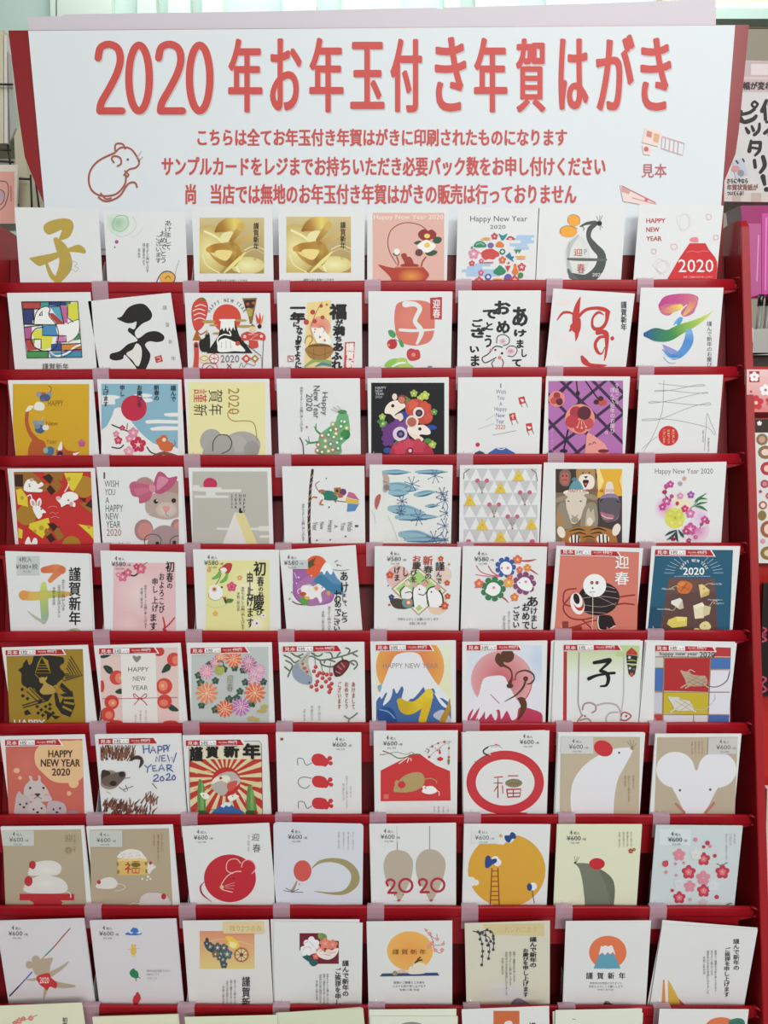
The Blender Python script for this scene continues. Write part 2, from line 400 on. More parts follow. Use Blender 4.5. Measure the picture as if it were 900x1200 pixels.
card(1,5,'C',22,30,402,32,W1,1,'white bordered peach card with a red kettle and camellias','''
r deb3a6 46,54 382,460
t f6e4dc 52,62 378,90 Happy New Year 2020
l 7a2f2c 4 158,292 130,245 118,195 130,140 170,108 220,100 270,112 305,140
l 9a3a32 7 275,305 280,285 295,262
l 9a3a32 6 165,300 168,285 160,260
c 3d5a3a 158,246 16,10
c f1efe6 160,236 14,15
s 8f2b2e 262,165 262,145 285,130 305,138 325,132 345,150 340,172 320,178 300,190 278,180
c ecd26a 302,162 14,11
s 355238 328,185 345,166 370,172 365,192 345,198
s 355238 240,195 262,184 278,190 262,204
s 355238 292,240 320,228 350,234 340,250 312,256
s f3efe8 255,210 275,190 300,180 322,192 342,205 332,225 305,240 280,235
c e6c85c 302,205 14,12
c 6b3a3c 264,240 18,17
s a23a34 180,252 192,243 205,246 208,258 225,262 238,285 235,300 200,302 195,285
c 9a332f 220,300 44,9
s b2402f 74,298 110,305 150,312 175,306 272,306 290,315 312,345 290,378 270,440 180,440 140,378 122,345
r c0794a 152,306 280,312
o e39a48 b8452f 228,352 64,38''')
card(1,6,'C',446,28,828,31,W1,1,'white card with a round red wild boar and blossom motifs on blue clouds','''
t 33343c 504,68 772,102 Happy New Year
t 33343c 597,111 670,129 2020
r a9c8e4 722,158 804,170
r a9c8e4 700,170 790,182
r a9c8e4 742,182 804,196
r a9c8e4 690,196 772,210
r a9c8e4 714,212 780,226
r a9c8e4 512,292 600,304
r a9c8e4 464,318 620,332
r a9c8e4 484,332 640,352
r a9c8e4 490,304 560,318
s cc4b48 556,240 575,226 605,222 622,230 638,240 640,256 625,262 615,272 590,270 575,275 560,262
l cc4b48 3 556,245 535,232 525,230
f d98aa8 520,246 26 f6e3ea
f c24a4c 618,164 17 f6dfe0
s 2a8a8a 638,150 656,160 678,150 670,170 655,184 645,170
s 2f8a63 522,214 530,192 550,186 572,194 578,214
l e9eef0 2 530,205 550,195 570,205
c e0a146 580,172 22,3
c e0a146 575,180 26,3
s c84844 672,178 692,162 714,178
c f0d0d0 692,176 8,4
c 7a63a4 600,206 15,13
s db7b35 624,212 630,192 645,188 660,200 660,214
c 2c7f57 655,236 14
f f0f4f0 655,236 7 2c7f57
k 3d8f50 3 708,228 745,228
p 3f8c52 712,226 742,226 736,244 728,232 720,246
p 2a7d96 668,256 690,238 708,284
f d86a4a 655,275 18 f5d8ac
f c94d4f 745,308 20 f8e8ea
c e2a64c 740,258 26,3
c e2a64c 742,268 22,3
s dd7a2e 700,330 708,310 708,296 718,292 722,310 730,335 712,344
f c94d4f 512,290 14 f3cfd0
f d0588a 556,280 12 ffffff
s 2f8a63 612,330 630,310 645,300 672,330 640,346
p c24a4c 668,302 680,330 694,302
f d65f86 555,334 14 ffffff
c 4068aa 588,354 15
f e9f0fa 588,354 8 4068aa
s 6d5aa6 662,362 672,342 690,342 700,360 680,370
c 3b8b4f 740,346 13
c e0a146 632,364 24,3
c e0a146 636,372 24,3
f c94d4f 545,372 20 f5dcc0
f c94d4f 712,368 22 f5dcc0
c 3a6ea8 704,262 5
c c94d4f 684,288 5
c 2a8a8a 512,216 5
r d06a55 566,284 612,289''')
card(1,7,'D',-55,17,354,20,W1,1,'white card with a grey brushstroke mouse with orange ears and red 迎春','''
o dfe3de d5dad6 125,255 60,95
b b9c2bd 130,160,10 90,210,22 82,270,14 90,330,26
l 9fa8a4 3 90,190 86,250 84,300
b 4b534f 140,118,6 170,104,14 215,100,18 185,130,24 180,170,22 205,210,34 240,255,40 225,320,46 170,365,48 100,350,30
b 5e6764 82,270,10 130,272,14 260,274,12
b 5e6764 84,320,10 95,345,20 120,368,26
c 1a1a1a 230,103 12,12
l 333333 2 230,100 215,68
l 333333 2 230,100 232,66
l 333333 2 230,100 243,66
l 333333 2 232,106 245,124
l 333333 2 230,106 234,134
l 333333 3 150,118 158,128 154,136
c f0a73c 110,90 29,28
c f0a73c 84,142 42,26
l 5a4a3a 2 82,100 84,72 108,62 135,75 136,110
l 5a4a3a 2 50,150 46,130 70,115 100,118 128,130
t b0373a 110,222 150,256 迎
t b0373a 124,292 162,338 春
t 99a5a5 158,224 172,250 P
t e8ecea 196,336 246,352 2020''')
card(1,8,'D',417,13,812,20,W1,1,'white card with HAPPY NEW YEAR and a red Mount Fuji marked 2020','''
T b34450 450,80 538,101 HAPPY
T b34450 450,122 510,143 NEW
T b34450 450,164 521,185 YEAR
p cf2f33 652,196 727,196 742,225 772,262 782,285 782,460 500,460 550,360 605,265
l e8878a 2 640,238 665,232 690,238 715,232 740,236
t f5f0f0 600,272 764,332 2020
t f0c8c8 624,350 760,359 @b
s e48a94 652,178 668,168 690,170 692,192 660,190
l dfc4d0 2 590,75 640,60 650,110 620,140 600,110 590,75
l d5d5de 2 620,50 660,90 640,130 605,120 620,50
l e0a8b4 3 730,62 750,62 754,80 735,84 730,62
l cfa0ae 3 765,160 784,160 784,178 766,178 765,160
l e0a8b4 3 565,202 590,202 592,220 570,224 565,202
l cfa0ae 3 475,224 494,226 492,244 476,242 475,224
l dfc8d4 2 500,290 540,276 560,310 530,335 500,320 500,290
l d6ccd8 2 480,300 510,270 548,300 520,340 480,300''')
# ---- row 2
card(2,1,'A',33,45,424,41,W1,1,'white card with a mouse in coloured stained glass mosaic','''
x 103,87 366,85 386,346 128,350
r f2f2ee 100,80 390,352
p b54a44 103,87 190,87 190,120 103,120
p 39406f 108,122 160,122 160,192 108,192
p 4c9a98 190,87 230,87 230,112 190,112
p 34407c 230,87 310,87 310,105 230,105
p 5aa7c4 232,106 285,106 300,186 262,150
p 4a8a58 310,87 332,87 332,105 310,105
p d9d84a 318,100 366,87 370,165 345,182 318,150
p c06a9c 282,106 314,106 318,186 300,186
p b0463f 228,140 250,140 306,192 260,192
p b85f96 116,205 150,205 150,262 118,262
p 4f8fbb 196,195 270,195 276,246 200,244
p b4473f 120,262 170,262 190,310 128,316
p dcdc50 150,225 195,212 202,244 248,250 240,300 200,312 160,262
p 7fae55 150,260 190,262 190,300 160,290
p efefea 165,262 194,262 194,308 160,300
p cf7fae 268,246 312,246 314,275 262,275
p d28a3c 290,285 380,280 380,310 290,312
p 39528f 240,285 288,278 290,318 240,318
p 4c9457 128,320 228,316 228,350 128,350
p 8a4f8f 300,312 384,306 386,320 300,322
p 3f8fae 300,322 386,320 386,348 240,350 230,322
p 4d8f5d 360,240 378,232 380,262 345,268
s f2f2ee 160,192 165,155 180,125 215,108 235,120 230,150 262,192
s f2f2ee 268,195 318,195 330,180 370,172 374,215 355,255 320,276 300,240 272,240
l 222222 4 160,192 165,155 180,125 215,108 235,120 230,150 262,192 275,240 262,300 215,318 165,300 145,255 165,215 205,205
l 222222 3 318,190 330,182 372,168
l 222222 3 320,276 345,262 368,235 374,205 372,168
l f2f2ee 8 230,312 260,340 310,330 350,300 384,285
l 222222 2 235,320 270,348 320,336 355,308 384,296
k 222222 4 103,120 190,120 190,87
k 222222 4 112,192 268,195
k 222222 4 230,87 232,110 282,106 284,87
k 222222 4 282,106 300,186
k 222222 4 116,205 200,196 200,244 276,246 312,246 312,275 262,275
k 222222 4 118,262 150,262
k 222222 4 128,318 300,316 384,308
k 222222 4 290,346 290,285 380,282
k 222222 4 160,262 194,262 194,308
k 222222 4 318,106 318,160 345,182
k 222222 4 160,122 160,192
k 222222 4 185,150 200,130 200,148 185,150
k 222222 4 228,316 228,350
x
k 222222 4 103,87 366,85 386,346 128,350 103,87
t 3a3a3a 200,375 323,402 謹賀新年''')
card(2,2,'A',412,84,800,44,W1,1,'tilted white card with one bold black brushed 子 and small red seal','''
s 23211f 548,165 570,155 600,115 640,97 680,100 712,140 705,170 675,185 655,200 632,230 648,258 690,230 735,225 768,245 765,268 735,276 700,272 680,290 704,330 700,365 680,410 665,445 640,445 640,402 622,375 585,335 575,355 540,362 515,352 520,330 560,318 600,285 645,268 618,240 600,225 605,208 630,215 640,180 620,186 590,186
s e0e2de 592,330 622,310 640,282 662,300 664,345 652,385 638,385 620,360
p b8403e 724,345 756,336 764,366 732,374
l e8d0cc 3 734,350 748,346 750,362 738,364
t 777777 762,104 782,124 謹
t 777777 776,184 794,206 賀
t 777777 790,264 808,284 新
t 777777 802,342 824,362 年''')
card(2,3,'B',5,45,404,46,W1,2,'white card with red New Year charms and black Mount Fuji under a red sun','''
s cc4a40 38,120 48,90 75,68 100,72 116,110 108,160 90,205 60,225 45,200 38,160
l f2e8e4 4 45,130 70,120 100,128
l f2e8e4 4 50,150 75,140 102,150
l f2e8e4 4 50,172 75,162 100,170
l f2e8e4 4 55,110 80,100 105,108
s 8a6a34 75,76 90,66 106,78 98,86
l b84a3c 6 62,220 80,240 105,226
p a7672e 42,268 60,222 90,270
a 555544 204,170 84 160 22 17 HAPPY NEW YEAR
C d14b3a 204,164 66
c b59a56 118,180 32,8
c b59a56 165,235 30,6
c b59a56 270,174 28,6
c b59a56 285,202 36,7
c b59a56 140,196 20,5
p 1f1d1c 108,328 165,245 175,190 180,172 238,172 244,190 262,245 325,328
k f2f0ea 8 172,172 240,172
p f2f0ea 176,170 238,170 242,222 232,205 224,225 216,205 206,228 198,205 190,225 182,210 172,220
s f4f2ec 160,300 168,268 200,258 235,272 262,285 290,318 240,318 200,322 165,320
l f4f2ec 6 165,300 160,262 190,240 222,245 215,225
l 8a8a8a 2 180,275 178,305
l 8a8a8a 2 200,270 200,305
l 8a8a8a 2 220,272 222,305
C d14b3a 254,282 11
p 8a6a34 276,70 345,68 328,160 322,190 312,190 306,160
p 2c2a22 284,78 338,76 330,115 290,118
c c04a3a 302,98 8
c c04a3a 328,92 7
c b59a56 306,120 10,5
p b7a055 294,125 326,122 320,155 305,155
s cc4a3a 338,140 350,170 345,190
b cc4a3a 340,148,3 352,175,10 358,195,6
b cc4a3a 358,140,3 360,170,9 360,195,6
b d99040 374,148,3 368,175,9 362,195,6
C 1f1d1c 357,202 10
s cc4a40 272,240 300,226 325,235 352,226 382,240 382,268 350,265 350,300 308,302 306,268 275,268
f f3e3dd 288,250 8 cc4a40
f f3e3dd 366,248 8 cc4a40
C e9c7a0 324,214 15
p 8a6a34 312,202 324,190 338,202
k f3e3dd 3 306,240 350,240 310,265 350,268
s 1f1d1c 76,270 100,255 105,236 122,236 126,290 118,318 88,320 76,300
p b59a56 104,240 112,215 118,240
b cc4a3a 60,285,22 62,340,22 58,400,26
p 2c2a22 50,300 60,278 72,300
C e9e0b8 98,352 22
l a9883f 3 78,352 98,340 118,352 98,364 78,352
C f4f2ec 145,352 22
l c2403a 3 125,345 165,360
l c2403a 3 125,360 165,345
l c2403a 3 145,332 145,372
l c2403a 3 167,352 160,338 145,330 128,338 123,352 130,368 145,374 160,368 167,352
t 777777 175,336 262,370 2020
p cc4a3a 272,352 295,332 318,352 296,374
f f4e6e2 295,353 9 cc4a3a
p a8863c 314,352 336,334 356,352 336,372
C f4f2ec 336,353 7
l c2403a 3 88,410 95,380 125,374 155,380 162,410
l c2403a 3 105,400 125,385 148,400
k 333333 4 205,378 226,398
k c2403a 4 226,378 205,398
l 444444 2 262,396 272,372 282,392 300,376 330,385 340,375
k 555555 3 282,276 365,340 370,400 376,270''')
card(2,4,'B',438,42,835,42,W1,3,'white card with black brush lettering round a white mouse in a wooden tub','''
g dccb72 e0c9a0 580,90 692,400
p e9d590 580,92 692,80 690,380 565,392
o e2826c dfa890 640,205 50,50
c b8483c 606,135 12
c b8483c 645,106 9
c b8483c 652,160 10
c b8483c 576,182 13
c b8483c 615,178 11
c c0684c 672,100 6
l a04a3a 3 650,90 620,140 600,200
b 8fae6a 570,390,10 620,360,18 690,372,20
b 4f8aa0 620,390,6 650,378,14 690,385,10
s f4f0e8 598,212 620,208 640,210 650,205 662,222 690,260 690,285 660,292 630,285 615,250
l 8a6a60 2 598,212 605,250 632,285 680,290
l 8a6a60 2 640,210 650,200 662,212 655,232
c e58a86 618,215 5
c 333333 614,228 3
f c2403a 640,252 6 f4f0e8
f c2403a 662,268 6 f4f0e8
c a57a42 638,305 62,24
c 6e4a25 636,296 52,10
s a57a42 578,300 698,300 694,335 665,356 610,356 582,335
l 7c5a30 3 582,320 635,338 694,318
l 7c5a30 3 610,300 612,354
l 7c5a30 3 665,300 664,354
C c8a270 592,262 0
l b08850 5 570,280 575,255 595,245 605,265 590,285
W 221f1f 500,94 572,180 一年
W 221f1f 512,180 546,205 に
W 221f1f 528,200 560,285 なり
W 221f1f 520,262 552,372 ますよう
W 221f1f 522,368 556,400 に
W 221f1f 686,96 766,170 福
W 221f1f 712,170 748,200 が
W 221f1f 700,200 758,245 満
W 221f1f 708,246 746,275 ち
W 221f1f 698,276 752,320 あ
W 221f1f 694,320 744,400 ふれ
p c64a42 758,276 804,274 796,398 752,398
W f4e8e4 762,280 800,396 謹賀新
k c64a42 4 490,340 516,340 516,366 490,366 490,340
l c64a42 4 496,346 510,360''')
card(2,5,'C',27,37,421,38,W1,1,'white card with a salmon washed stone shape holding a white 子 and red berries','''
s d5796a 152,120 175,88 250,80 305,88 332,120 338,200 325,260 290,285 230,292 170,268 150,200
o dc8576 d67c6d 215,170 50,70
b e0e5e3 200,98,30 245,98,22 268,118,22 255,150,20 245,180,20 268,210,24 275,235,22 255,282,12
b e0e5e3 175,218,14 240,222,14 335,217,8
p b8383a 316,68 372,64 371,170 318,168
V f5e4e2 328,74 364,164 迎春
s 4c9a60 120,222 140,220 156,240 146,256 126,245
s 4c9a60 168,262 185,270 194,296 178,296
C b7353a 138,285 24
c d88a5a 122,290 6,8
l 6a4030 3 150,262 165,270
s c23f48 208,318 225,305 245,310 262,312 270,330 268,352 245,362 222,362 208,345
c e08a70 238,335 10
s 8fc45a 105,392 120,362 160,352 185,375 190,392
s a9cf6a 160,355 200,350 215,375 240,392 170,392
b e8ece8 140,390,8 170,375,10 200,372,8
c 7a8aa0 316,390 12,4''')
card(2,6,'C',449,34,836,33,W1,1,'white card with thick black brush greeting and an ink outlined mouse face','''
W 23262a 612,80 694,150 お
W 23262a 624,172 694,238 め
W 23262a 560,118 634,168 で
W 23262a 570,180 616,222 と
W 23262a 566,238 612,304 う
W 23262a 506,168 562,206 ご
W 23262a 498,208 582,256 ざ
W 23262a 498,290 548,328 い
W 23262a 500,334 552,392 ま
W 23262a 696,106 778,206 あ
W 23262a 704,216 770,250 け
W 23262a 716,262 758,306 ま
W 23262a 738,306 772,348 し
W 23262a 698,352 748,392 て
o c58aa0 e8d8de 657,272 18,16
l 23262a 4 628,280 632,250 660,240 686,256 684,282 660,292
o c07a98 e8d8de 694,318 22,16
l 23262a 4 672,308 690,294 716,298 724,318 706,342 680,340
l 23262a 5 655,300 620,296 590,330 560,350 572,372 600,362 625,348
l 23262a 4 612,392 605,375 618,360
l 23262a 4 655,392 660,370 652,355
C 23262a 653,328 6
C 23262a 622,312 5
C d9795a 642,348 8
c d98a90 602,312 8,7''')
card(2,7,'D',14,24,396,48,W1,1,'white card tilted clockwise with large red brush letters ねず','''
c e6e2e2 100,250 60,20
c e4e2de 80,330 50,24
c e6dfdd 60,90 40,14
c e4e0dc 150,320 40,18
b c13a36 32,172,5.0 60,138,12.5 100,140,10.0 110,160,5.0
b c13a36 140,66,5.0 126,110,25.0 118,170,32.5 124,235,20.0 118,270,3.8
s c13a36 92,200 118,175 140,165 142,210 130,235 105,225
b c13a36 92,222,10.0 120,175,12.5 160,128,15.0 210,116,15.0 250,122,20.0 275,134,12.5
b c13a36 268,138,22.5 262,180,15.0 240,210,17.5 210,214,17.5 196,195,12.5 200,160,10.0 225,136,12.5 250,148,3.8
b c13a36 220,232,20.0 245,228,22.5 262,240,25.0 264,290,15.0 258,340,10.0 252,362,3.8
b c13a36 250,250,12.5 228,255,15.0 210,285,15.0 220,320,15.0 240,330,7.5 255,300,3.8
c c13a36 290,258 9,10
b c13a36 148,345,15.0 160,365,27.5 185,382,17.5 235,385,12.5 262,384,5.0
V 30303a 330,84 358,222 謹賀新年''')
card(2,8,'D',424,20,812,20,W1,1,'white card with a rainbow coloured brushstroke 子','''
s c86a90 508,95 560,62 640,48 690,62 690,90 670,140 620,155 600,110 560,150 520,140
B b83f86>c4508c>d27a80>e0c060 512,105,10 540,80,36 590,72,44 640,70,40 668,86,32 650,120,26 625,148,8
B c0508a>dc9a74>e6d85c 512,112,6 540,128,26 580,118,34 610,110,24
l e0a0b8 3 676,60 690,90 676,128
b f0f0e8 600,150,4 616,122,6 640,100,3
B 6fb6d8>4f9ccf 578,196,4 592,180,14 612,165,18 600,190,16
B 2b5a9c>2f7a68>3f8f4a>8fba50>c4d45a>d8e0a0 448,240,26 490,240,62 550,245,54 610,215,46 680,185,30 740,148,10 765,122,2
B 7ab0dc>4f8fd0>5b95d4>3f86c8>6aa8dc 650,225,30 648,270,44 620,320,36 575,345,26 525,310,5
B a58ac4>8f9ad0>5f98d0 528,288,4 545,305,22 580,322,22 600,330,12
l cfdff0 3 530,330 560,350 600,352
l 5f9fd8 3 528,345 555,372 585,374
v 444a58 732,178 758,392 謹んで新年のお慶び''')
# ---- row 3
card(3,1,'A',38,46,436,43,W1,2,'white bordered mustard card with a fox and three tumbling grey mice','''
g d2a92a cda027 64,64 418,470
r cfa628 60,64 70,470
b b35a2e 128,195,16 125,240,18 140,290,20 175,335,30
b e8e6dc 125,190,10 140,176,20 152,170,10
s b35a2e 130,408 135,360 155,325 190,325 215,350 222,470 130,470
s b35a2e 270,405 265,375 280,360 290,340 310,370 350,380 375,378 350,408
s e8e6dc 270,372 288,332 292,370
p efe9e0 340,390 378,380 350,405
c 3a2450 282,392 13,14
c e8e4dc 282,405 12,8
s e9e6dc 160,182 170,150 200,152 210,170 200,188
C 8b98a8 184,112 13
c c05a38 205,110 12,8
C 8b98a8 232,110 12
c 4a5a80 212,128 26,17
c 5b6b90 200,138 12,8
l 7a5a20 3 236,105 242,85 228,72
C 8b98a8 168,245 13
C 8b98a8 195,245 13
c 4a5f86 188,275 24,20
c e3ded4 215,268 16,14
c 7b8ba4 176,262 14,12
l d8d0b8 3 195,235 205,218
c 4c6f94 235,378 20,22
c 8bb0a0 215,375 12,14
l b8a070 3 260,400 262,370 250,352
t 8f6f20 226,140 298,166 HAPPY
t 8f6f20 216,238 272,258 New
t 9c7a24 216,322 268,344 Year
f c06a90 384,340 18 d08aa8
c b85a88 384,346 14,10''')
card(3,2,'A',455,41,850,43,W1,1,'card with red sun over snowy Mount Fuji, plum branches and an orange mouse','''
r 88b5c7 475,63 834,360
r e6e8e6 468,358 836,470
x 475,63 834,63 838,470 475,470
r 88b5c7 475,63 834,470
c e6e8e6 520,126 42,10
c e6e8e6 505,145 24,8
r e6e8e6 478,116 540,160
c e6e8e6 670,118 44,9
c e6e8e6 690,140 26,10
s e6e8e6 470,300 500,262 525,215 540,178 582,180 600,215 640,270 690,320 740,350 840,372 838,480 460,480
C bf2c49 628,177 60
b e6e8e6 690,242,16 740,240,18 830,242,16
b e6e8e6 712,275,14 760,272,20 836,272,18
b e6e8e6 775,207,12 800,208,18 836,208,18
l 3a3035 6 525,255 560,270 600,285 640,300
l 3a3035 6 525,360 560,365 580,350
l 3a3035 6 690,360 710,385 760,400
l 3a3035 4 595,275 598,250
f c23a58 574,270 14 e8a8a8
f d98aa0 545,298 16 f0c8c8
f c23a58 555,328 20 e8a8a8
f d98aa0 608,320 20 f0c8c8
f d98aa0 625,292 26 f0d0d0
f c0304e 648,348 38 f0c8c8
f e0a0b0 605,380 26 f0d0d0
b 8a5040 720,400,8 770,388,16 840,410,20
s cf6a3a 732,328 750,315 778,322 795,335 812,345 808,372 785,380 755,372 742,350
C cf6a3a 768,320 18
C eedfd2 770,325 9
l 7a3020 2 805,360 822,345 818,325
l 5a3a30 3 770,378 772,388
x
V 2a3a4a 800,70 826,146 謹んで
V 2a3a4a 722,68 748,142 新春の
V 2a3a4a 642,68 668,172 お慶びを
V 2a3a4a 562,68 586,122 申し
V 2a3a4a 484,68 510,170 上げます''')
card(3,3,'B',4,41,402,40,W1,2,'pale yellow card turned sideways with 謹賀新年 lettering, grey mouse wash and a thread reading 2020','''
g e3dfa0 d9d49a 24,56 384,470
x 24,56 384,56 384,470 24,470
r e6e2aa 24,56 384,470
c a9a8a4 130,330 52,56 20
c aaa8a4 275,350 86,64
c b2b0ac 250,345 48,40
s a6a4a0 150,320 220,310 240,470 110,470 90,380
c 9b9995 320,370 36,40
l 2c2a28 4 138,378 140,335 165,304 205,305 226,335 215,372 180,390
l a8843c 4 345,328 338,270 322,242 280,236 240,238 215,225 208,200 228,185 232,200
u a8843c 210,84 262,206 2020
u b04a3c 48,88 110,150 謹
u 3a3a30 118,90 184,150 賀
u 3a3a30 48,160 112,214 新
u 3a3a30 118,158 184,210 年''')
card(3,4,'B',436,39,827,37,W1,1,'white card turned sideways with a green animal shape made of flowers','''
s 6fae7c 720,215 740,192 765,200 775,225 780,280 770,320 740,350 735,392 625,392 630,350 640,300 690,260 715,235
s 8fa08c 650,330 680,300 720,320 730,380 660,392
b 3f8f55 645,300,10 622,280,8 622,250,4
b 3f8f55 622,280,6 612,262,3
b 3f8f55 630,335,9 590,340,9 572,325,4
b 3f8f55 590,340,6 575,350,3
b 3f8f55 590,340,6 586,310,3
c 3f8f55 745,195 22,10
c 2f7f4a 762,300 20,24
c 3a8a50 752,300 16
'''+''.join('C %s %d,%d 12\nc eef2e4 %d,%d 6\n'%(('5fa66e','9fb060','b07a6a','4f9c66')[i%4],x,y,x,y) for i,(x,y) in enumerate([(742,238),(700,252),(715,275),(690,280),(738,262),(765,270),(650,305),(680,302),(705,312),(665,330),(632,348),(690,345),(720,338),(665,358),(700,372),(650,382),(740,320),(680,378),(628,375),(725,365),(755,240),(715,296)]))+'''
l 7f8f86 2 730,190 700,170
l 7f8f86 2 732,198 692,182
l 7f8f86 2 740,185 720,165
l 50544c 5 546,315 560,345 564,392
u 50505a 644,102 676,210 Happy
u 50505a 610,72 640,224 New Year
u 50505a 576,110 606,190 2020
v 606068 546,76 562,290 @a
c b0506a 578,265 5''')
card(3,5,'C',22,37,404,32,W1,1,'white bordered black card with two white mice among anemone flowers','''
r 16171c 40,58 383,460
x 40,58 383,58 383,460 40,460
t c8ccd0 60,76 110,88 HAPPY
t c8ccd0 60,91 94,102 NEW
t c8ccd0 60,105 100,116 YEAR
t c8ccd0 60,119 92,130 2020
f a8c060 92,218 16 e0e480
f 5f9a4a 95,250 20 d8e080
c 3f7f40 80,240 14,8
f 9fba58 240,108 18 e0e480
f b8c860 292,118 22 e0e480
f b8c860 270,130 16 e0e480
f 5f9a4a 335,195 16 d8e080
f 4f8a44 205,140 18 8fae60
f a8c060 326,348 20 e0e480
f 4f8a44 160,350 20 8fae60
c 2a4a9c 192,212 26,20
c 2a4a9c 320,268 28,12
c 30509c 115,375 18,14
s c4503f 200,160 225,138 265,135 290,150 318,160 322,190 328,225 310,248 270,250 235,225 205,200
l a03830 3 215,165 260,190
l a03830 3 265,140 262,190
l a03830 3 305,165 268,195
l a03830 3 320,215 270,200
f d8604c 235,162 26 d8604c
f d05544 292,170 26 d05544
f cf5646 306,222 22 cf5646
C e8dcd8 262,198 26
C 38203c 264,200 17
C 6a4858 264,200 9
s f0e4d8 104,200 108,172 130,148 165,140 190,150 200,170 175,190 150,210 165,228 150,225 130,205
C e8d4c8 150,124 12,16
C 8f4038 185,135 21
C c87a68 183,138 15
C 2a1c1c 141,166 8
s e8d8c8 150,215 180,200 190,225 170,240
f 6a3a80 118,282 32 6a3a80
f 6f3f86 160,262 34 6f3f86
f 7f4c94 200,262 32 7f4c94
f 6a3a80 120,325 34 6a3a80
f 7a4690 185,322 34 7a4690
C d9cfe0 175,298 34
C 3c2f58 178,298 19
C 7a6a98 178,298 9
s f2e8dc 210,285 215,262 250,258 285,255 312,275 318,295 300,302 270,300 262,318 235,312
C ead8c8 232,240 30
C b06858 230,242 22
C 2a1c1c 268,274 8
s e8dcc8 215,295 250,300 285,320 270,335 240,320
s b03048 130,375 150,345 200,322 250,325 300,345 330,380 330,460 130,460
f c84058 175,365 32 c84058
f c04056 260,355 36 c04056
f c84a60 215,345 26 c84a60
C 8a2038 222,376 16
c d8c8d0 222,376 8
c 4f8a44 305,330 18,12''')
card(3,6,'C',447,33,840,31,W1,1,'white card with blue lettering, flying red kites and a blue mountain peak','''
t 53688c 645,62 650,82 I
t 53688c 624,90 671,110 Wish
t 53688c 630,118 664,138 You
t 53688c 640,148 654,167 A
t 53688c 618,171 676,196 Happy
t 53688c 625,200 666,221 New
t 53688c 624,228 664,249 Year
t b04a44 622,254 668,276 2020
p c2403c 729,128 758,121 765,152 736,160
p c2403c 685,204 714,198 721,230 692,237
p c2403c 764,250 793,246 797,280 769,286
s f0e4e2 738,135 755,138 750,150
k f0e4e2 4 695,215 710,212 704,206 704,228
s f0e4e2 770,262 790,266 780,276
l 50545a 3 742,158 748,172
l 50545a 3 765,152 773,172
l 50545a 3 697,236 702,254
l 50545a 3 718,230 728,248
l 50545a 3 772,284 780,302
l 50545a 3 795,280 802,296
l 8a90a0 2 608,302 660,294 720,282
l a0a4b0 1.6 540,275 590,258 618,248
l a0a4b0 1.6 575,235 622,208
C b83a44 539,348 10
p 3a4a5c 525,386 548,376 570,386 590,440 520,440
p 3b62ae 590,386 625,364 668,362 712,386 760,440 560,440
l e6ecf4 4 632,366 650,370 666,365''')
vio = '''
x -10,50 341,48 338,460 -10,460
r b06fae -20,40 345,470
k 3d2848 14 -40,175 110,40
k 3d2848 14 -40,300 270,40
k 3d2848 14 -30,405 341,120
k 3d2848 14 95,410 345,200
k 3d2848 14 195,45 345,200
k 3d2848 14 45,45 345,345
k 3d2848 14 -40,80 260,390
k 3d2848 14 -40,200 140,400
k 3d2848 14 280,45 345,110
k 2a1828 6 50,108 100,50
k 2a1828 6 132,160 122,50
c 2a1828 128,108 10,12
k 2a1828 6 165,50 220,130
k 2a1828 8 60,385 82,280
c 2a1828 62,378 18,10
C e08a84 30,134 38
C 9c3440 30,118 16
C c05048 16,142 17
C b04a4c 40,142 17
C 5a2430 42,148 16
c c05048 242,150 24,14
c 4a1c28 215,148 13,12
c 4a1c28 235,132 14,12
C e29086 138,228 70
C a83442 120,198 30
C c24a48 138,262 30
C b83e46 100,240 30
C c05054 175,248 28
C 5a2430 158,200 32
l f0c8c0 2 138,235 128,262
l f0c8c0 2 145,238 146,268
l f0c8c0 2 150,235 166,262
c f0c8c0 126,266 4
c f0c8c0 146,270 4
c f0c8c0 166,265 4
s e39a94 172,292 185,295 230,325 265,365 285,470 165,470 165,350
C 2a1828 172,290 5
l 4a2030 3 178,352 184,342 190,350
l 4a2030 3 198,345 204,335 212,342
c 7a2430 248,378 26,9
v f0dcec 302,58 320,160 令和二年
v f0dcec 278,80 302,296 謹んで新年のお慶び
C e6c8e4 261,292 7
C b06fae 261,292 4
v d8a8d8 0,276 14,380 @a'''
card(3,7,'D',-20,27,374,29,W1,1,'violet lattice card with a large red plum blossom and pink fish shape',vio)
card(3,8,'D',418,22,810,20,W1,1,'white card with thin grey looping thread lines and a red disc','''
l 8a8e96 2.4 532,45 530,110 524,190 498,270 465,335 440,375
l 8a8e96 2.4 505,62 560,68 640,76 700,74 725,71 700,66 640,78 570,92 520,98 490,99 500,94 560,95 650,104 720,108 738,106 720,104 640,122 560,142 480,153 460,151 480,147 560,150 650,160 740,162 750,157 735,153 650,175 560,212 500,232 440,236 430,232 460,228 560,230 660,248 740,270 765,300 772,292 750,240 735,202 730,260 722,375
l 8a8e96 2 500,310 460,340 428,370
C c8322e 553,307 47
v f3d9c0 568,276 584,344 あけまして
v f3d9c0 546,276 562,344 おめでとう
v f3d9c0 524,276 540,344 ございます
v 606060 712,278 720,336 @c
v 606060 736,316 746,380 @b''')
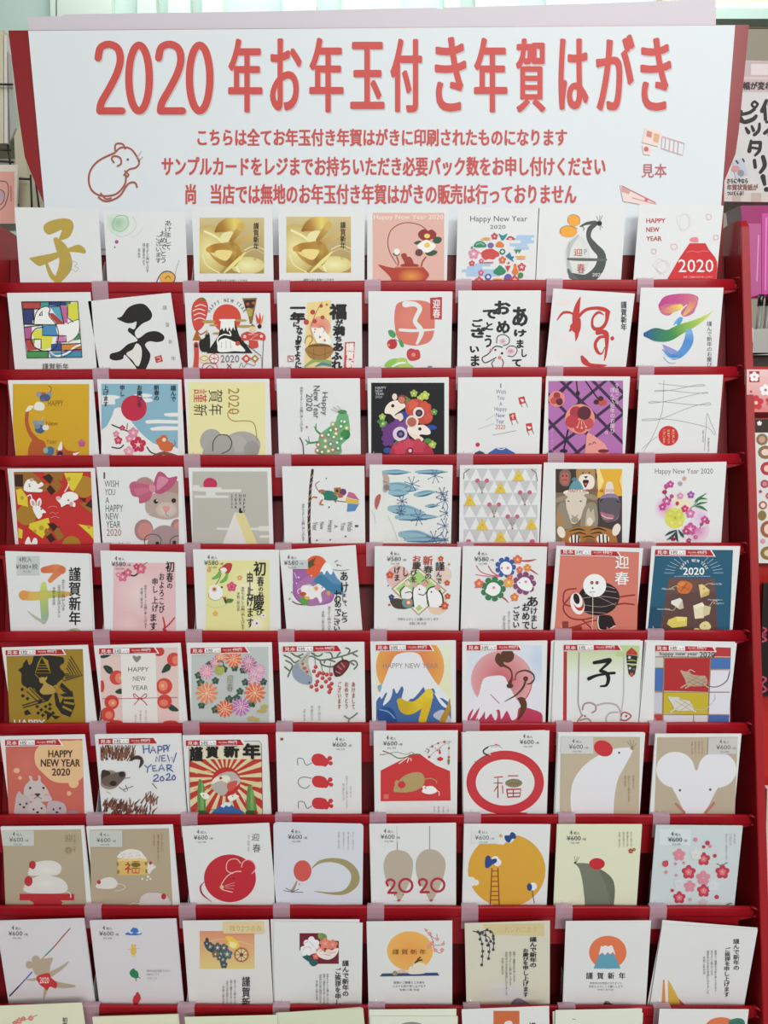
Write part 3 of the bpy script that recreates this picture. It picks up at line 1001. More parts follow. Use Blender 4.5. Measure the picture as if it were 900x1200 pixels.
# ---- row 4
card(4,1,'A',44,52,444,50,W1,1,'red card covered with white mice, cheese wedges and checked biscuits','''
x 64,68 426,66 440,410 442,470 90,470
r bf3230 40,60 460,480
p 9b6a2c 66,68 150,68 200,110 160,160 100,150 70,160
p 3a241c 68,80 108,80 108,138 70,136
p 9b6a2c 200,66 300,66 290,110 230,100
p 3a241c 198,92 230,76 250,96 236,126
p 9b6a2c 232,128 262,98 292,130 262,170
p 9b6a2c 180,112 232,126 216,160 180,160
p 3a241c 218,148 236,128 262,158 240,178
C b0832e 395,138 50
C a87c2c 125,270 48
p dcc93c 300,72 390,72 385,92 345,160 330,150
C b8a030 322,102 10
p dcc93c 76,152 100,145 130,190 132,232 84,220
C b8a030 104,190 9
p dcc93c 140,310 228,282 235,318 200,380 135,330
C b8a030 195,330 12
C b8a030 165,345 8
p dcc93c 366,312 440,325 442,388 420,360
C b8a030 418,326 9
p dcc93c 86,330 108,340 104,380 86,375
p 3a241c 372,190 405,192 400,212
p 9b6a2c 372,215 405,210 430,240 432,262 400,240
p 3a241c 400,225 432,190 434,240
p 3a241c 222,310 252,306 278,330 258,355
p 9b6a2c 270,326 305,370 275,392 250,350
p 3a241c 216,372 238,352 262,385 238,400
p 9b6a2c 215,330 246,348 220,370 208,350
C a87c2c 336,412 44
s efefec 112,150 118,120 135,102 165,110 180,125 195,115 205,130 180,145 200,150 195,162 160,162 125,160
c c8a8a0 150,104 10,8
l 333333 3 135,128 142,124
c 333333 140,135 4
c b06a5a 118,158 5,3
s efefec 182,288 165,265 155,235 175,225 200,240 218,258 200,262 198,275
c efefec 155,212 13,20 -20
c c8a0a0 156,214 7,13 -20
c efefec 184,212 12,22 10
c c8a0a0 184,214 6,14 10
c 333333 196,242 4
l efefec 5 150,190 145,175 130,182
s efefec 284,195 300,170 330,160 360,170 368,192 345,205 355,215 350,232 320,218 290,232 285,218 265,195
c d8b0b0 275,190 12,9
c c8a8a0 335,218 8,12
c 333333 322,200 4
l efefec 5 305,160 318,140 322,125
s efefec 120,410 130,375 140,375 148,400 160,378 175,382 172,410
l e8a090 2 226,236 246,228 270,232
l e8a090 2 236,262 250,256 262,264 276,256
l e8a090 2 240,282 262,276 280,284''',backs=[(-3.5,-0.4,0)])
card(4,2,'A',453,45,848,44,W1,2,'card with I WISH YOU A HAPPY NEW YEAR beside a mouse wearing a pink bow','''
x 453,45 836,60 840,470 453,470
T 4a4a4c 486,70 492,100 I
t 4a4a4c 490,108 556,139 WISH
t 4a4a4c 492,147 540,178 YOU
t 4a4a4c 494,186 512,215 A
t 4a4a4c 495,222 577,255 HAPPY
t 4a4a4c 496,261 556,292 NEW
t 4a4a4c 498,298 565,330 YEAR
t a04a50 500,336 568,368 2020
t 777777 500,398 612,408 @a
C b08a86 678,140 48
C c07f80 680,142 34
C b08a86 812,150 45
s b5a39a 680,215 700,180 760,160 830,170 860,200 860,262 800,290 740,285 690,262
o d8ccc4 c3b2a8 780,245 50,36
c b4727a 632,136 26,24
s ba5f7c 610,150 620,120 700,130 716,150 700,200 655,215 650,188 622,180
s c4708a 630,150 680,142 700,155 650,180
s b8557a 716,140 740,70 770,75 790,95 832,90 810,135 760,170 728,165
s cf8aa0 745,90 790,105 760,140 735,150
s d08aa0 700,130 726,132 728,160 704,158
C 2c2422 731,206 11
C 2c2422 815,202 11
c f5f0ea 736,202 4
s d89a92 762,232 780,226 798,234 785,256 772,255
l 7a5a55 2 780,255 778,268 790,275
l f5f0f0 2 700,262 660,272
c a67f7c 675,340 44,50
c c98a84 680,342 34,38
c a67f7c 830,330 30,42
c c98a84 836,332 22,30
s a58f90 690,410 710,350 760,318 820,330 860,360 860,470 690,470
l 4a4a50 4 680,408 680,378 705,360 740,365 756,385 752,410
l 4a4a50 4 798,410 800,385 825,368 850,372
c 2c2422 738,402 9
c 2c2422 818,398 9''',backs=[(1.5,-0.5,0)])
card(4,3,'B',23,48,411,48,W1,1,'grey card with a pink sun, white clouds and a black cat on a pale peak','''
x 42,66 393,66 404,460 42,460
r b9b9b0 30,60 420,480
s c03358 98,140 98,108 125,95 153,110 153,140
r d9dcd6 44,130 75,142
r d9dcd6 44,140 178,150
b d9dcd6 46,150,14 150,156,14 264,156,14
r d9dcd6 105,156 150,186
b d9dcd6 56,184,12 100,184,12 206,184,12
b d9dcd6 160,334,10 240,336,10 400,334,14
r d9dcd6 352,322 402,345
b d9dcd6 362,371,12 400,371,12
p dcdcd8 184,405 240,258 282,260 346,405 370,460 160,460
p ddd39a 240,262 286,262 346,405 370,460 318,460 296,402
V 3c3c3c 221,170 233,242 2020
V 3c3c3c 240,170 253,242 YEAR
V 3c3c3c 260,170 273,224 NEW
V 3c3c3c 279,170 292,262 HAPPY
s 222222 262,240 268,235 272,248 280,258 262,260''')
card(4,4,'B',462,42,848,40,W1,1,'white card turned sideways with a striped pole and a mouse holding a parasol','''
K 3a3634 13 605,60 594,150 588,300 592,403
k b09a70 4 610,80 596,96
k b09a70 4 608,110 592,126
k c07a80 4 602,140 588,156
k b09a70 4 600,170 586,190
k 9aa470 4 596,200 582,216
k b09a70 4 596,232 582,250
k c07a80 4 594,262 580,282
k b09a70 4 594,300 580,316
k 9aa470 4 596,330 582,346
k c07a80 4 598,362 584,378
s 2f7a68 645,165 665,155 700,160 722,185 715,200 660,198
s e2e4e2 625,180 650,172 660,190 645,205 625,200
c b06a48 650,158 16,8
b b06a48 650,200,8 640,218,8 655,222,6
b b06a48 625,188,8 608,186,6 600,195,4
l 5a4a40 3 640,165 625,145 620,125 638,112
p a87a44 705,142 738,140 740,172 708,178
p 3a2a20 714,150 726,150 726,162 714,162
C 6a3a6c 748,162 16
c b0683a 736,180 14,9
l 6a5040 4 705,198 715,210
l 8a6a50 4 712,202 822,216
p c0688a 775,160 800,168 825,200 765,185
p d8b848 762,190 822,202 820,218 760,210
p 5a8ab8 770,215 822,220 805,250 766,254
c 4a4a4a 683,233 4
c 4a4a4a 760,370 4
c 4a4a4a 688,386 4
c 4a4a4a 626,388 4
c 4a4a4a 670,98 3
u 5a5a5a 804,316 820,326 I
u 5a5a5a 768,300 792,345 Wish
u 5a5a5a 738,304 760,340 You
u 5a5a5a 706,316 724,330 A
u 5a5a5a 674,295 700,350 Happy
u 5a5a5a 640,302 660,336 New
u 5a5a5a 606,302 630,342 Year
v 606060 554,216 570,392 @a''')
import random as _rn
_r4 = _rn.Random(4)
ice = 'r dfe4e0 60,50 402,460\nx 92,56 400,56 402,460 60,460\n'
for (a,b2,c2,d2,h) in [(96,68,225,70,26),(250,68,400,68,22),(110,135,260,150,56),(130,165,215,168,44),(245,175,345,160,30),(130,240,290,258,58),(160,280,355,278,40),(296,228,360,225,18),(180,360,330,372,56),(200,385,402,385,30)]:
    ice += 'b 8fb6c4 %d,%d,%d %d,%d,%d %d,%d,4\nb 3f6c94 %d,%d,3 %d,%d,8 %d,%d,2\nb 6e9cb8 %d,%d,3 %d,%d,8 %d,%d,2\n'%(a,b2,h*.5,(a+c2)/2,(b2+d2)/2,h*.9,c2,d2,a+10,b2+h*.32,(a+c2)/2,(b2+d2)/2+h*.35,c2-10,d2+h*.1,a+10,b2-h*.2,(a+c2)/2,(b2+d2)/2-h*.28,c2-20,d2-4)
for (x,y,s) in [(340,85,36),(232,125,34),(262,282,36),(385,200,40),(392,260,30),(335,378,34),(385,320,34),(185,205,22),(180,250,20),(385,385,36),(375,170,30)]:
    for k in range(8):
        import math as _m
        ice += 'k 44648c 2.6 %d,%d %d,%d\nc 44648c %d,%d 3\n'%(x,y,x+s*_m.cos(k*.785+.3),y+s*_m.sin(k*.785+.3),x+s*_m.cos(k*.785+.3),y+s*_m.sin(k*.785+.3))
ice += '''x
b b9a49c 100,75,14 112,100,26 108,150,24
k 6a5a60 3 95,110 118,120
c 8a7a80 112,140 14,14
s b5605c 60,190 75,172 86,182 68,240 58,225
l c8c8c4 2 40,245 55,270 62,310
l cfcfca 2 120,270 150,340 165,390'''
card(4,5,'C',33,34,422,36,W1,2,'white card with blue watercolour ice shapes and dark snowflake sprigs',ice)
tri = 'x 474,52 818,52 820,460 474,460\n'
for j in range(8):
    for i in range(9):
        X = 474+57.5*i; Y = 52+57*j
        if j%2 == 0: tri += 'p c4c7c9 %g,%g %g,%g %g,%g\n'%(X,Y,X+57.5,Y,X+28.7,Y+57)
        else: tri += 'p c4c7c9 %g,%g %g,%g %g,%g\n'%(X-28.7,Y,X+28.7,Y,X,Y+57)
for (x,y) in [(730,82),(645,140),(502,198),(560,312),(790,310),(645,368)]:
    tri += 'p dcc04a %d,%d %d,%d %d,%d\nC c9a83a %d,%d 5\nC c9a83a %d,%d 4\n'%(x,y-28,x-28,y+27,x+28,y+27,x,y+4,x-10,y+16)
for (x,y) in [(560,140),(616,252),(702,308),(760,195)]:
    tri += 'p a9a6a4 %d,%d %d,%d %d,%d\nC c06080 %d,%d 10\nC c06080 %d,%d 10\nC b04060 %d,%d 4\nC 444444 %d,%d 2.5\nC 444444 %d,%d 2.5\n'%(x-24,y-30,x+24,y-30,x,y+20,x-22,y-32,x+22,y-32,x,y+24,x-8,y,x+8,y)
tri += 'c c06080 496,392 12,10\nc c06080 795,392 12,10\nx\nk 6a5050 3 474,100 476,70 500,54\nk 6a5050 3 818,110 812,70 790,54\n'
card(4,6,'C',456,36,839,33,W1,1,'white card with a grey triangle grid holding cheese and mouse faces',tri)
card(4,7,'D',-30,24,391,27,W1,2,'card crowded with a monkey, dog, sheep, horse and tiger portrait','''
x 24,54 336,54 336,460 24,460
r 7e6b50 0,40 345,480
r 40342e 24,54 124,165
r 453a3a 220,180 336,460
p e0b03a 215,54 336,54 336,180 220,190
s 80685c 42,100 45,70 65,55 88,62 96,90 86,130 62,135 45,120
s b8655c 50,80 66,72 84,80 82,118 66,128 52,115
c 3a2820 58,86 4
c 3a2820 76,86 4
l 6a3430 3 56,108 67,104 78,108
s b08a58 120,66 135,52 195,52 210,66 215,100 200,140 160,150 130,130
s e8e2d6 132,100 150,80 185,80 205,100 200,142 160,152 138,138
c 2a2220 152,72 4
c 2a2220 182,72 4
p 2a2220 156,88 176,88 166,100
s 3a2020 152,108 180,108 168,138 160,138
c c05a5a 166,125 8,6
p 40302a 210,70 222,85 212,110
s 5f98a4 90,155 100,120 125,105 145,125 150,155
c 4f8090 112,103 12,10
c e8e4da 120,165 60,16
s d6cdbc 70,190 80,165 160,160 170,190 155,260 130,300 108,312 90,295 75,240
c 9a8a78 48,195 34,12 -20
c 9a8a78 190,185 34,12 15
c 2c2620 84,205 5,3
c 2c2620 142,205 5,3
l 5a4a3c 3 100,272 114,280 128,270
c a09888 114,292 18,14
s 908878 30,240 60,205 75,240 95,300 100,330 40,330
s 908878 160,230 200,210 220,240 215,330 140,330
s a8845a 28,260 40,235 44,262 60,275 62,320 30,320
s c0b49c 168,262 180,235 188,258 200,240 205,262 205,300 165,330
c e0d8c8 184,300 14,20
s e0d8d0 256,185 262,120 290,120 296,185
s 8f7aa0 230,200 262,170 310,175 324,215 318,280 290,300 250,295
s 5c5660 225,210 250,190 320,195 325,250 300,295 245,295
l 2c2620 5 232,205 244,196
l 2c2620 5 310,205 322,210
s a8707a 232,255 260,262 296,270 290,290 250,290
l e8e0dc 3 240,270 262,282 290,285
p f0d890 215,54 230,54 250,110 225,170
p f0d890 336,60 322,110 336,160
t c23c3c 84,148 298,162 HAPPY NEW YEAR 2020
s a8743c 50,400 60,350 120,325 190,322 260,330 300,350 315,400 330,470 40,470
c e8e0d4 50,350 18,28 -20
c e8e0d4 308,338 18,30 20
b 2a1c14 90,345,3 130,335,8 160,342,3
b 2a1c14 185,340,3 225,332,8 262,345,3
b 2a1c14 100,362,3 135,352,6 165,360,3
b 2a1c14 190,358,3 225,350,6 250,362,3
b 2a1c14 150,375,3 180,368,6 205,375,3
c efe8dc 112,385 26,24
c efe8dc 245,382 30,24
k 1c1614 7 98,366 100,400
k 1c1614 7 116,364 116,400
k 1c1614 7 132,370 130,400
k 1c1614 7 228,364 230,400
k 1c1614 7 246,362 248,400
k 1c1614 7 264,368 266,400
s 8a6440 155,400 170,380 195,380 210,400 212,460 150,460''',backs=[(1.2,-0.6,0)])
card(4,8,'D',416,28,826,20,W1,1,'white card with Happy New Year 2020 over a pink and yellow flower spray','''
t 6c5a66 490,52 762,84 Happy New Year 2020
o e8e3b0 e0e0dc 600,220 80,60
o d98ac0 e2dbe4 538,235 50,55
o cf7fb0 e2d4e0 690,340 56,56
o d8b8dc e2dce4 700,280 40,50
C d8da6a 582,285 48
f ccd058 560,262 22 dfe07a
f ccd058 602,268 22 dfe07a
f d6d860 570,305 22 e6e68a
f d6d860 606,306 20 e6e68a
f d0d45c 584,284 20 a8ac40
f c04f90 562,126 18 f0c8dc
c c04f90 540,136 8,12
f c04f90 545,205 22 f0d0e0
f b8488a 525,232 18 f0d0e0
c b02f60 535,162 12,10
c c04f90 568,182 10
l 7a4a5a 3 560,130 535,160 548,195
l 7a4a5a 3 568,180 560,205
f 9a5ab0 658,175 18 e8d870
f d890c0 608,180 16 f6e0ec
f b0a8b4 608,122 12 8a80a0
f d8a8a0 628,98 11 c07070
b 2f7a4a 675,210,2 690,195,10 730,168,3
b 2f7a4a 680,208,2 705,192,9 735,195,2
b 2f7a4a 670,232,2 700,215,10 735,210,2
b 2f7a4a 680,230,2 705,232,12 735,250,2
l 2f6a4a 3 655,240 690,205
c c8305a 594,215 8,10
f c83c78 630,240 18 f0c0d0
f d070a8 655,262 22 f4d8e8
f c85898 655,335 30 f2c8e0
f b84a80 635,345 18 f0d0b0
f c85898 722,290 18 f0c0dc
f b83a70 735,300 12 e090b0
c c04880 708,312 9,8
l 7a4a5a 3 700,330 715,300
b 2f4a48 590,340,4 560,352,12 538,365,3
b 2f4a48 590,345,4 570,370,12 545,385,2
b 2f4a48 590,345,4 590,370,12 598,395,2
b 2f4a48 600,340,4 615,360,12 625,375,2
c 8a2f50 575,382 12,8
f a83c68 648,388 12 e0b0c0
f c05a90 680,372 10 f0d0dc''')
W5 = 'dedfda'
# ---- row 5 (price stickers: n x y price colour)
card(5,1,'A',24,40,418,52,W5,4,'white card with a wide orange and green 子, black 謹賀新年 and a handwritten price note','''
B cf6a4a>d88048>d98a4a 205,128,30 260,122,42 290,128,40
B cf7048>d88a52 290,125,34 262,150,30 235,178,22
B c9d070>b8c868>a8bc78>96b090>a9b4a8 205,195,24 205,240,40 208,300,38 210,345,36 205,372,22
B a9b4a8>b8b890 205,372,16 165,350,12 130,320,4
B d89850>d9b058>c0c060>b8bc60>d0a858>d89858 110,246,46 150,250,42 210,245,40 260,240,30 300,242,30 330,235,10
l 5a5a58 3 310,425 350,425 380,425
s b0b890 305,425 320,408 350,400 370,405 385,425 385,470 305,470
l 6f8050 3 320,420 340,408 362,415
V 1c1c1c 322,114 380,388 謹賀新年
v 333333 288,172 306,320 @a
v 333333 270,196 286,350 @d
v 333333 246,206 262,292 @c
q c2c8c2 80,62 186,150
z 333333 90,64 150,90 4枚入
z 333333 76,98 178,124 ¥580+税
z 333333 110,128 144,142 サンプル''',backs=[(1.5,-1.2,0.0)])
card(5,2,'A',470,37,866,46,W5,4,'white card with a pale pink panel, plum branch, running brush greeting and red knot','''
x 532,92 822,96 826,470 528,470
r dfb9b8 500,80 840,480
o e6cfca dfbbb8 650,240 110,120
o e3c6c0 dfb9b8 600,380 60,60
x
l 4a3438 8 560,160 590,140 625,155 650,140 660,120
f d06a80 575,160 24 e8b8b8
f c8607a 600,140 20 e8b8b8
f d0647c 660,122 26 e8b8b8
f b84a64 640,112 16 e0a0a8
f d8889a 555,150 14 f0d0d0
l 6a7a50 4 670,105 690,92
b b8383c 764,348,6 772,385,8 770,415,10
b b8383c 818,352,6 790,385,7 768,402,8
b b8383c 768,405,12 780,412,8
l 8a8a84 2 690,420 720,405 745,420
V 242424 776,86 820,138 初
V 242424 780,138 812,186 春
V 242424 782,186 810,216 の
V 242424 745,140 772,330 およろこび
V 242424 712,164 742,236 申し
V 242424 712,250 742,325 上げ
V 242424 700,330 738,410 ます
v 3a3a3a 676,196 690,400 @a
v 3a3a3a 658,210 672,305 @c
n 524 62 580''')
card(5,3,'B',44,32,446,34,W5,4,'white card with a soft yellow panel, green kite ribbons and a round white mouse','''
x 106,82 402,82 406,470 102,470
r e0dc98 80,70 420,480
o ece8c0 e0dc98 300,220 90,110
o d9d88a e0dc98 150,120 60,40
o efe9cc e0dc98 340,390 60,60
l c9cc80 3 110,290 140,305 180,300 205,285
x
s b83a3c 165,128 180,112 205,95 228,100 222,130 200,156 195,140
c efe6dc 188,128 16,12
b 6fae50 172,135,12 158,158,18 138,168,10
b 6fae50 205,148,12 195,172,18 175,185,10
l 5a4040 3 178,145 165,175 152,195
s ecebe4 118,235 125,208 150,198 172,208 184,225 180,252 158,270 132,262
l 8a8070 2 118,235 122,260 158,270 184,250
C e8c8b8 145,218 14
C b85a44 145,218 8
c 222222 180,208 5
f d0507a 226,206 24 ecd8a0
C c03058 226,206 7
f e0a050 264,164 13 f0e8c0
f dfae58 150,332 13 e8c880
f d8906a 120,128 10 e8c0a0
s 3a4434 185,252 195,262 210,272 198,285
s 5f7f3a 205,262 235,265 225,280 205,280
c c04a3a 196,258 6
p e8e4e2 330,362 355,360 356,388 328,392
C 6a3a6a 344,377 5
f e8e4da 376,340 14 4a4a4a
c b02a2a 315,420 10,5
V 242820 328,86 390,156 初
V 242820 345,156 378,205 春
V 242820 350,205 376,250 のお
V 242820 326,240 380,320 慶
V 242820 340,315 372,340 び
V 242820 296,134 328,270 申し
V 242820 296,200 330,400 上げます
v 3f3f30 270,205 288,405 @a
v 3f3f30 250,230 266,318 @c
n 98 56 580''')
card(5,4,'B',450,36,806,16,W5,4,'white card with a violet disc, orange sun, blue Mount Fuji and a leaping white mouse','''
x 512,60 750,60 750,300 512,300
o a878b0 9a5f98 600,215 92,82
s 9d62a0 512,180 510,125 560,118 620,130 700,215 700,270 660,290 600,292 550,270
s a9709f 530,200 620,150 700,230 650,285 570,285
C dc5c36 622,112 52
s 5a8ab0 600,190 640,140 665,100 700,130 720,165 750,200 750,240 690,235 640,195
s 3f7a9c 612,180 650,150 700,190 748,200 735,240 680,225
s e8ecea 640,135 662,96 678,96 700,128 690,150 672,130 660,150 650,135
x
s e8e6e2 550,215 560,200 590,195 615,205 630,192 652,205 665,218 645,235 650,270 640,282 625,255 600,265 565,250
l 8a7a70 2 550,215 562,198 610,203
c ecd0b8 622,212 13,15
c d89a60 622,214 8,9
c 222222 650,210 3
s 5f9a50 545,265 570,250 590,268 575,292 555,290
c c0503a 560,240 16,10
c e0b040 580,258 12,8
l e0d0d8 4 550,212 535,225 540,238
l e0d0d8 3 520,140 530,165
C f0eef0 540,162 4
C f0eef0 600,155 3
C f0eef0 530,190 3
l 5a4a34 5 512,275 530,285 555,290
s 5a5030 585,90 610,75 622,68 610,95 620,100 600,112 590,120
l 7a8078 3 700,125 740,130 775,125
l 7a8078 3 720,100 740,108
l 5a6a5a 4 710,90 722,82
C 5a6a5a 722,105 4
c d09a60 680,236 10,12
c 8a8a84 498,262 5
c 8a8a84 508,232 4
V 1f1f22 732,132 774,180 あ
V 1f1f22 735,180 775,236 け
V 1f1f22 740,236 765,275 まし
V 1f1f22 748,270 770,298 て
V 1f1f22 704,218 742,285 お
V 1f1f22 708,270 742,340 めで
V 1f1f22 735,320 775,375 とう
V 1f1f22 702,336 736,412 ござい
v 444444 676,296 692,412 @a
v 444444 648,318 662,410 @c
q c4c8c4 510,80 584,122
n 472 56 580''',backs=[(1.7,0.2,0.6)])
card(5,5,'C',57,17,460,21,W5,4,'white card with three seated mice before a green diamond and red plum blossoms','''
C ddb8ae 165,160 55
C e2c6a8 350,290 48
C dfc8b8 375,150 42
p b8a078 260,112 395,225 262,342 132,215
p e6e2d2 260,120 384,225 262,334 143,215
p a8cc7c 260,130 372,225 262,322 155,215
s 4a4438 128,270 160,260 190,265 230,250 245,290 205,310 150,305
f 3a3a6a 135,255 14 8a8ac0
C 5f9a94 210,280 26
C d86a4a 215,280 15
C ecd8b0 215,280 8
s e8e6e0 180,250 185,225 200,205 222,215 235,235 225,260 200,262
l 222222 5 180,250 176,225 195,205
l 222222 4 200,235 225,230 235,245
C e8c8c0 212,188 14
l 3a3030 3 200,180 212,173 225,185
s ecebe6 240,300 235,235 240,205 262,195 290,205 300,230 298,290 280,305 265,290 250,305
l 222222 5 240,300 234,240 242,205 262,193
l 222222 4 262,240 285,245 298,230
C d89a94 292,190 16
C d8a8a0 246,198 12
l 3a3030 3 278,182 292,173 308,190
c 222222 266,218 4
s ecebe6 310,295 302,240 310,215 335,205 358,225 372,260 370,300 330,302
l 222222 6 310,295 300,240 312,213 338,204
l 222222 7 350,215 372,245 376,290 360,300
C d8a098 352,208 15
c 222222 322,230 4
f c8553f 128,150 18 e8a070
f c8553f 366,74 14 e8a070
f c8553f 396,188 14 e8a070
f c8553f 398,250 15 e8a070
f c8553f 385,295 19 e8a070
C c8553f 125,290 6
C b09a50 405,100 6
c 777777 120,200 4
V b84a34 232,58 274,90 お
V 4a3a30 232,88 274,125 慶
V 4a3a30 222,125 256,186 びを
V b84a34 282,60 330,106 新
V 4a3a30 285,106 330,142 春
V 4a3a30 290,140 325,172 の
V 2c2a28 340,88 385,132 謹
V 2c2a28 344,132 372,192 んで
V 2c2a28 185,110 215,160 し
V 2c2a28 146,110 176,180 げま
t 555555 164,350 355,364 今年もよろしくお願いいたします
t 555555 218,370 298,384 令和二年 元旦
n 114 38 580''')
card(5,6,'C',470,17,864,20,W5,4,'white card with blue, green and purple mouse wreaths tied with red ribbons','''
l c06070 5 532,108 560,140 620,155 640,150
l c8707c 5 530,150 590,158 640,160
l c06070 6 590,110 610,140 650,160
b b84a5a 740,85,6 780,85,10 812,78,4
b b84a5a 770,115,6 800,135,8 822,150,3
b c06070 525,210,4 560,205,8 590,210,4
b b84a5a 640,250,4 665,262,8 682,280,4
C 3a5a9c 706,115 13
C 3a5a9c 698,138 13
C 3a5a9c 676,151 13
C 3a5a9c 651,146 13
C 3a5a9c 635,127 13
C 3a5a9c 635,102 13
C 3a5a9c 651,83 13
C 3a5a9c 676,78 13
C 3a5a9c 698,91 13
C 3a5a9c 670,115 39
C d8d8e0 706,128 2.5
C d8d8e0 689,148 2.5
C d8d8e0 663,153 2.5
C d8d8e0 640,139 2.5
C d8d8e0 631,115 2.5
C d8d8e0 640,90 2.5
C d8d8e0 663,76 2.5
C d8d8e0 689,81 2.5
C d8d8e0 706,101 2.5
C eceeec 670,115 27
s f2f2f2 650,125 660,95 685,92 700,115 692,145 665,148
c e08aa0 652,118 6
c e08aa0 680,118 7
C 3f7a50 655,217 16
C 3f7a50 645,244 16
C 3f7a50 619,259 16
C 3f7a50 590,254 16
C 3f7a50 571,231 16
C 3f7a50 571,202 16
C 3f7a50 590,179 16
C 3f7a50 619,174 16
C 3f7a50 645,189 16
C 3f7a50 612,217 46
C d8d8e0 654,232 2.5
C d8d8e0 634,256 2.5
C d8d8e0 604,261 2.5
C d8d8e0 577,246 2.5
C d8d8e0 566,217 2.5
C d8d8e0 577,187 2.5
C d8d8e0 604,172 2.5
C d8d8e0 634,177 2.5
C d8d8e0 654,201 2.5
C eceeec 612,217 32
s f4f4f0 575,230 590,205 620,195 645,205 640,235 610,248
c e08aa0 614,210 7
C 84486f 798,190 15
C 84486f 788,215 15
C 84486f 764,229 15
C 84486f 738,224 15
C 84486f 720,203 15
C 84486f 720,176 15
C 84486f 738,155 15
C 84486f 764,150 15
C 84486f 788,164 15
C 84486f 758,190 43
C d8d8e0 797,204 2.5
C d8d8e0 779,226 2.5
C d8d8e0 750,231 2.5
C d8d8e0 725,216 2.5
C d8d8e0 716,190 2.5
C d8d8e0 725,163 2.5
C d8d8e0 750,148 2.5
C d8d8e0 779,153 2.5
C d8d8e0 797,175 2.5
C eceeec 758,190 30
s f4f2f2 722,190 735,175 770,180 795,195 785,225 745,218
c e08aa0 764,182 7
c 3a2a3a 735,186 3
f db6a50 726,78 22 e8c070
f e0883c 772,116 18 e8c870
f d8695a 736,126 16 f0c070
f e0a050 684,185 26 e8d890
f d8695a 690,160 14 f0c070
f db6a50 545,190 22 e8c070
f e07a44 712,254 20 e8c870
V 2a2a30 765,248 826,300 あ
V 2a2a30 785,300 820,405 けまし
V 2a2a30 745,280 785,405 おめで
V 2a2a30 702,296 736,400 ござい
v 555555 680,320 692,405 @a
v 555555 656,340 670,405 @c
n 524 38 580''')
card(5,7,'D',30,15,435,26,W5,3,'white bordered coral card with a white mouse on a black temple block and 迎春','''
x 48,32 416,44 404,470 14,470
r cf7866 -10,20 430,480
l 8f2c2a 7 120,215 70,225 60,270 70,290 110,300
l 8f2c2a 7 110,235 60,300 90,350 150,360 200,350
l 8f2c2a 7 300,260 350,250 395,245
l 8f2c2a 7 280,300 340,285 392,290
l 8f2c2a 6 150,362 190,400 200,430
l 8f2c2a 6 80,402 140,385 180,370 240,360
s 9a302c 100,400 130,385 150,400 130,420
c 231a1c 225,262 98,78 -8
c 2a2022 240,258 84,68 -8
l c0a8a0 2 160,240 230,225 310,232
l c0a8a0 2 140,262 230,250 320,262
l b09890 2 150,290 240,300 310,282
l b09890 2 165,225 240,260 320,300
l b09890 2 130,320 200,325 260,330
l c0a8a0 2 180,215 260,205 300,215
c efe8e2 126,285 32,52 -15
c c04038 132,280 24,40 -15
c efe8e2 128,272 22,32 -15
c 231a1c 122,262 14,26 -15
C efeeea 207,200 54
C 2c2020 194,187 8
C 2c2020 218,187 8
C c0604a 194,187 5
C c0604a 218,187 5
l d0c8c0 2 185,225 195,245 200,235
l 3a3030 2 182,232 210,228
C 2c2020 197,212 4
k d8d0b8 3 198,235 198,340 194,408
s 231a1c 222,345 280,340 300,372 308,390 295,385 282,402 262,392 262,408 230,408 225,385
l efe8e2 4 224,345 222,375 232,405 268,408
l efe8e2 3 280,400 305,388
p 8a3a34 56,368 84,368 84,398 56,398
T f3eeea 304,62 366,120 迎
T f3eeea 302,136 366,196 春
t f3eeea 312,52 326,62 ・
m 50 28 325 36''')
card(5,8,'D',474,17,890,17,W5,3,'teal card with six cheeses on a brown board and HAPPY NEW YEAR 2020','''
x 492,32 856,34 838,470 450,470
r 275a72 430,20 870,480
r 1f4a62 430,300 520,480
p 5f4440 556,165 770,170 785,410 800,480 500,480 512,410
p 6a4c46 556,165 770,170 775,230 540,240
'''+''.join('k b8c8cc 2 %g,%g %g,%g\n'%(672+92*_m.cos(a),145-62*_m.sin(a),672+138*_m.cos(a),145-92*_m.sin(a)) for a in [0.05,.25,.45,.65,.85,1.05,2.1,2.3,2.5,2.7,2.9,3.1])+'''
a eef0ee 672,148 60 160 20 14 HAPPY NEW YEAR
T f2f2ee 622,116 720,150 2020
t d8dcd8 582,153 748,161 premium cheese assortment
s c8703a 592,195 612,178 640,180 664,195 662,215 640,238 600,232
l 8a4420 3 605,200 650,220
l 8a4420 3 612,225 640,190
s d8844a 598,195 615,182 630,190 612,205
p e0cc88 694,196 712,194 746,222 742,244 704,258
p c8b068 704,258 742,244 746,222 712,235
C b89c58 718,215 5
p e4e0d4 566,272 606,258 618,268 624,306 606,312 564,284
p c8bca0 606,312 624,306 618,268 598,300
p e2d8b4 668,294 712,278 722,296 718,352 676,356
p d0c498 712,290 752,300 744,335 718,345
p eee6c8 668,294 712,278 722,296 680,308
p d8c860 552,360 590,345 640,348 638,390 570,398 545,380
p e6d878 590,345 640,348 630,366 592,368
s e0d494 698,385 720,368 740,372 752,395 735,408 705,405
C c4b468 722,388 5
c d8c880 685,405 14,6
l d0b890 3 560,215 585,202 598,206
l d0b890 3 720,200 740,190 755,192
l d0b890 3 540,310 575,315 588,295
l d0b890 3 745,295 765,270 780,275
t d8dcd8 522,210 582,220 Mimolette
t d8dcd8 750,186 802,196 Gouda
t d8dcd8 738,262 806,272 Parmigiano
t d8dcd8 764,278 812,288 Reggiano
t d8dcd8 498,304 560,314 Camembert
m 492 30 765 34''',backs=[(0.8,-0.3,0)])
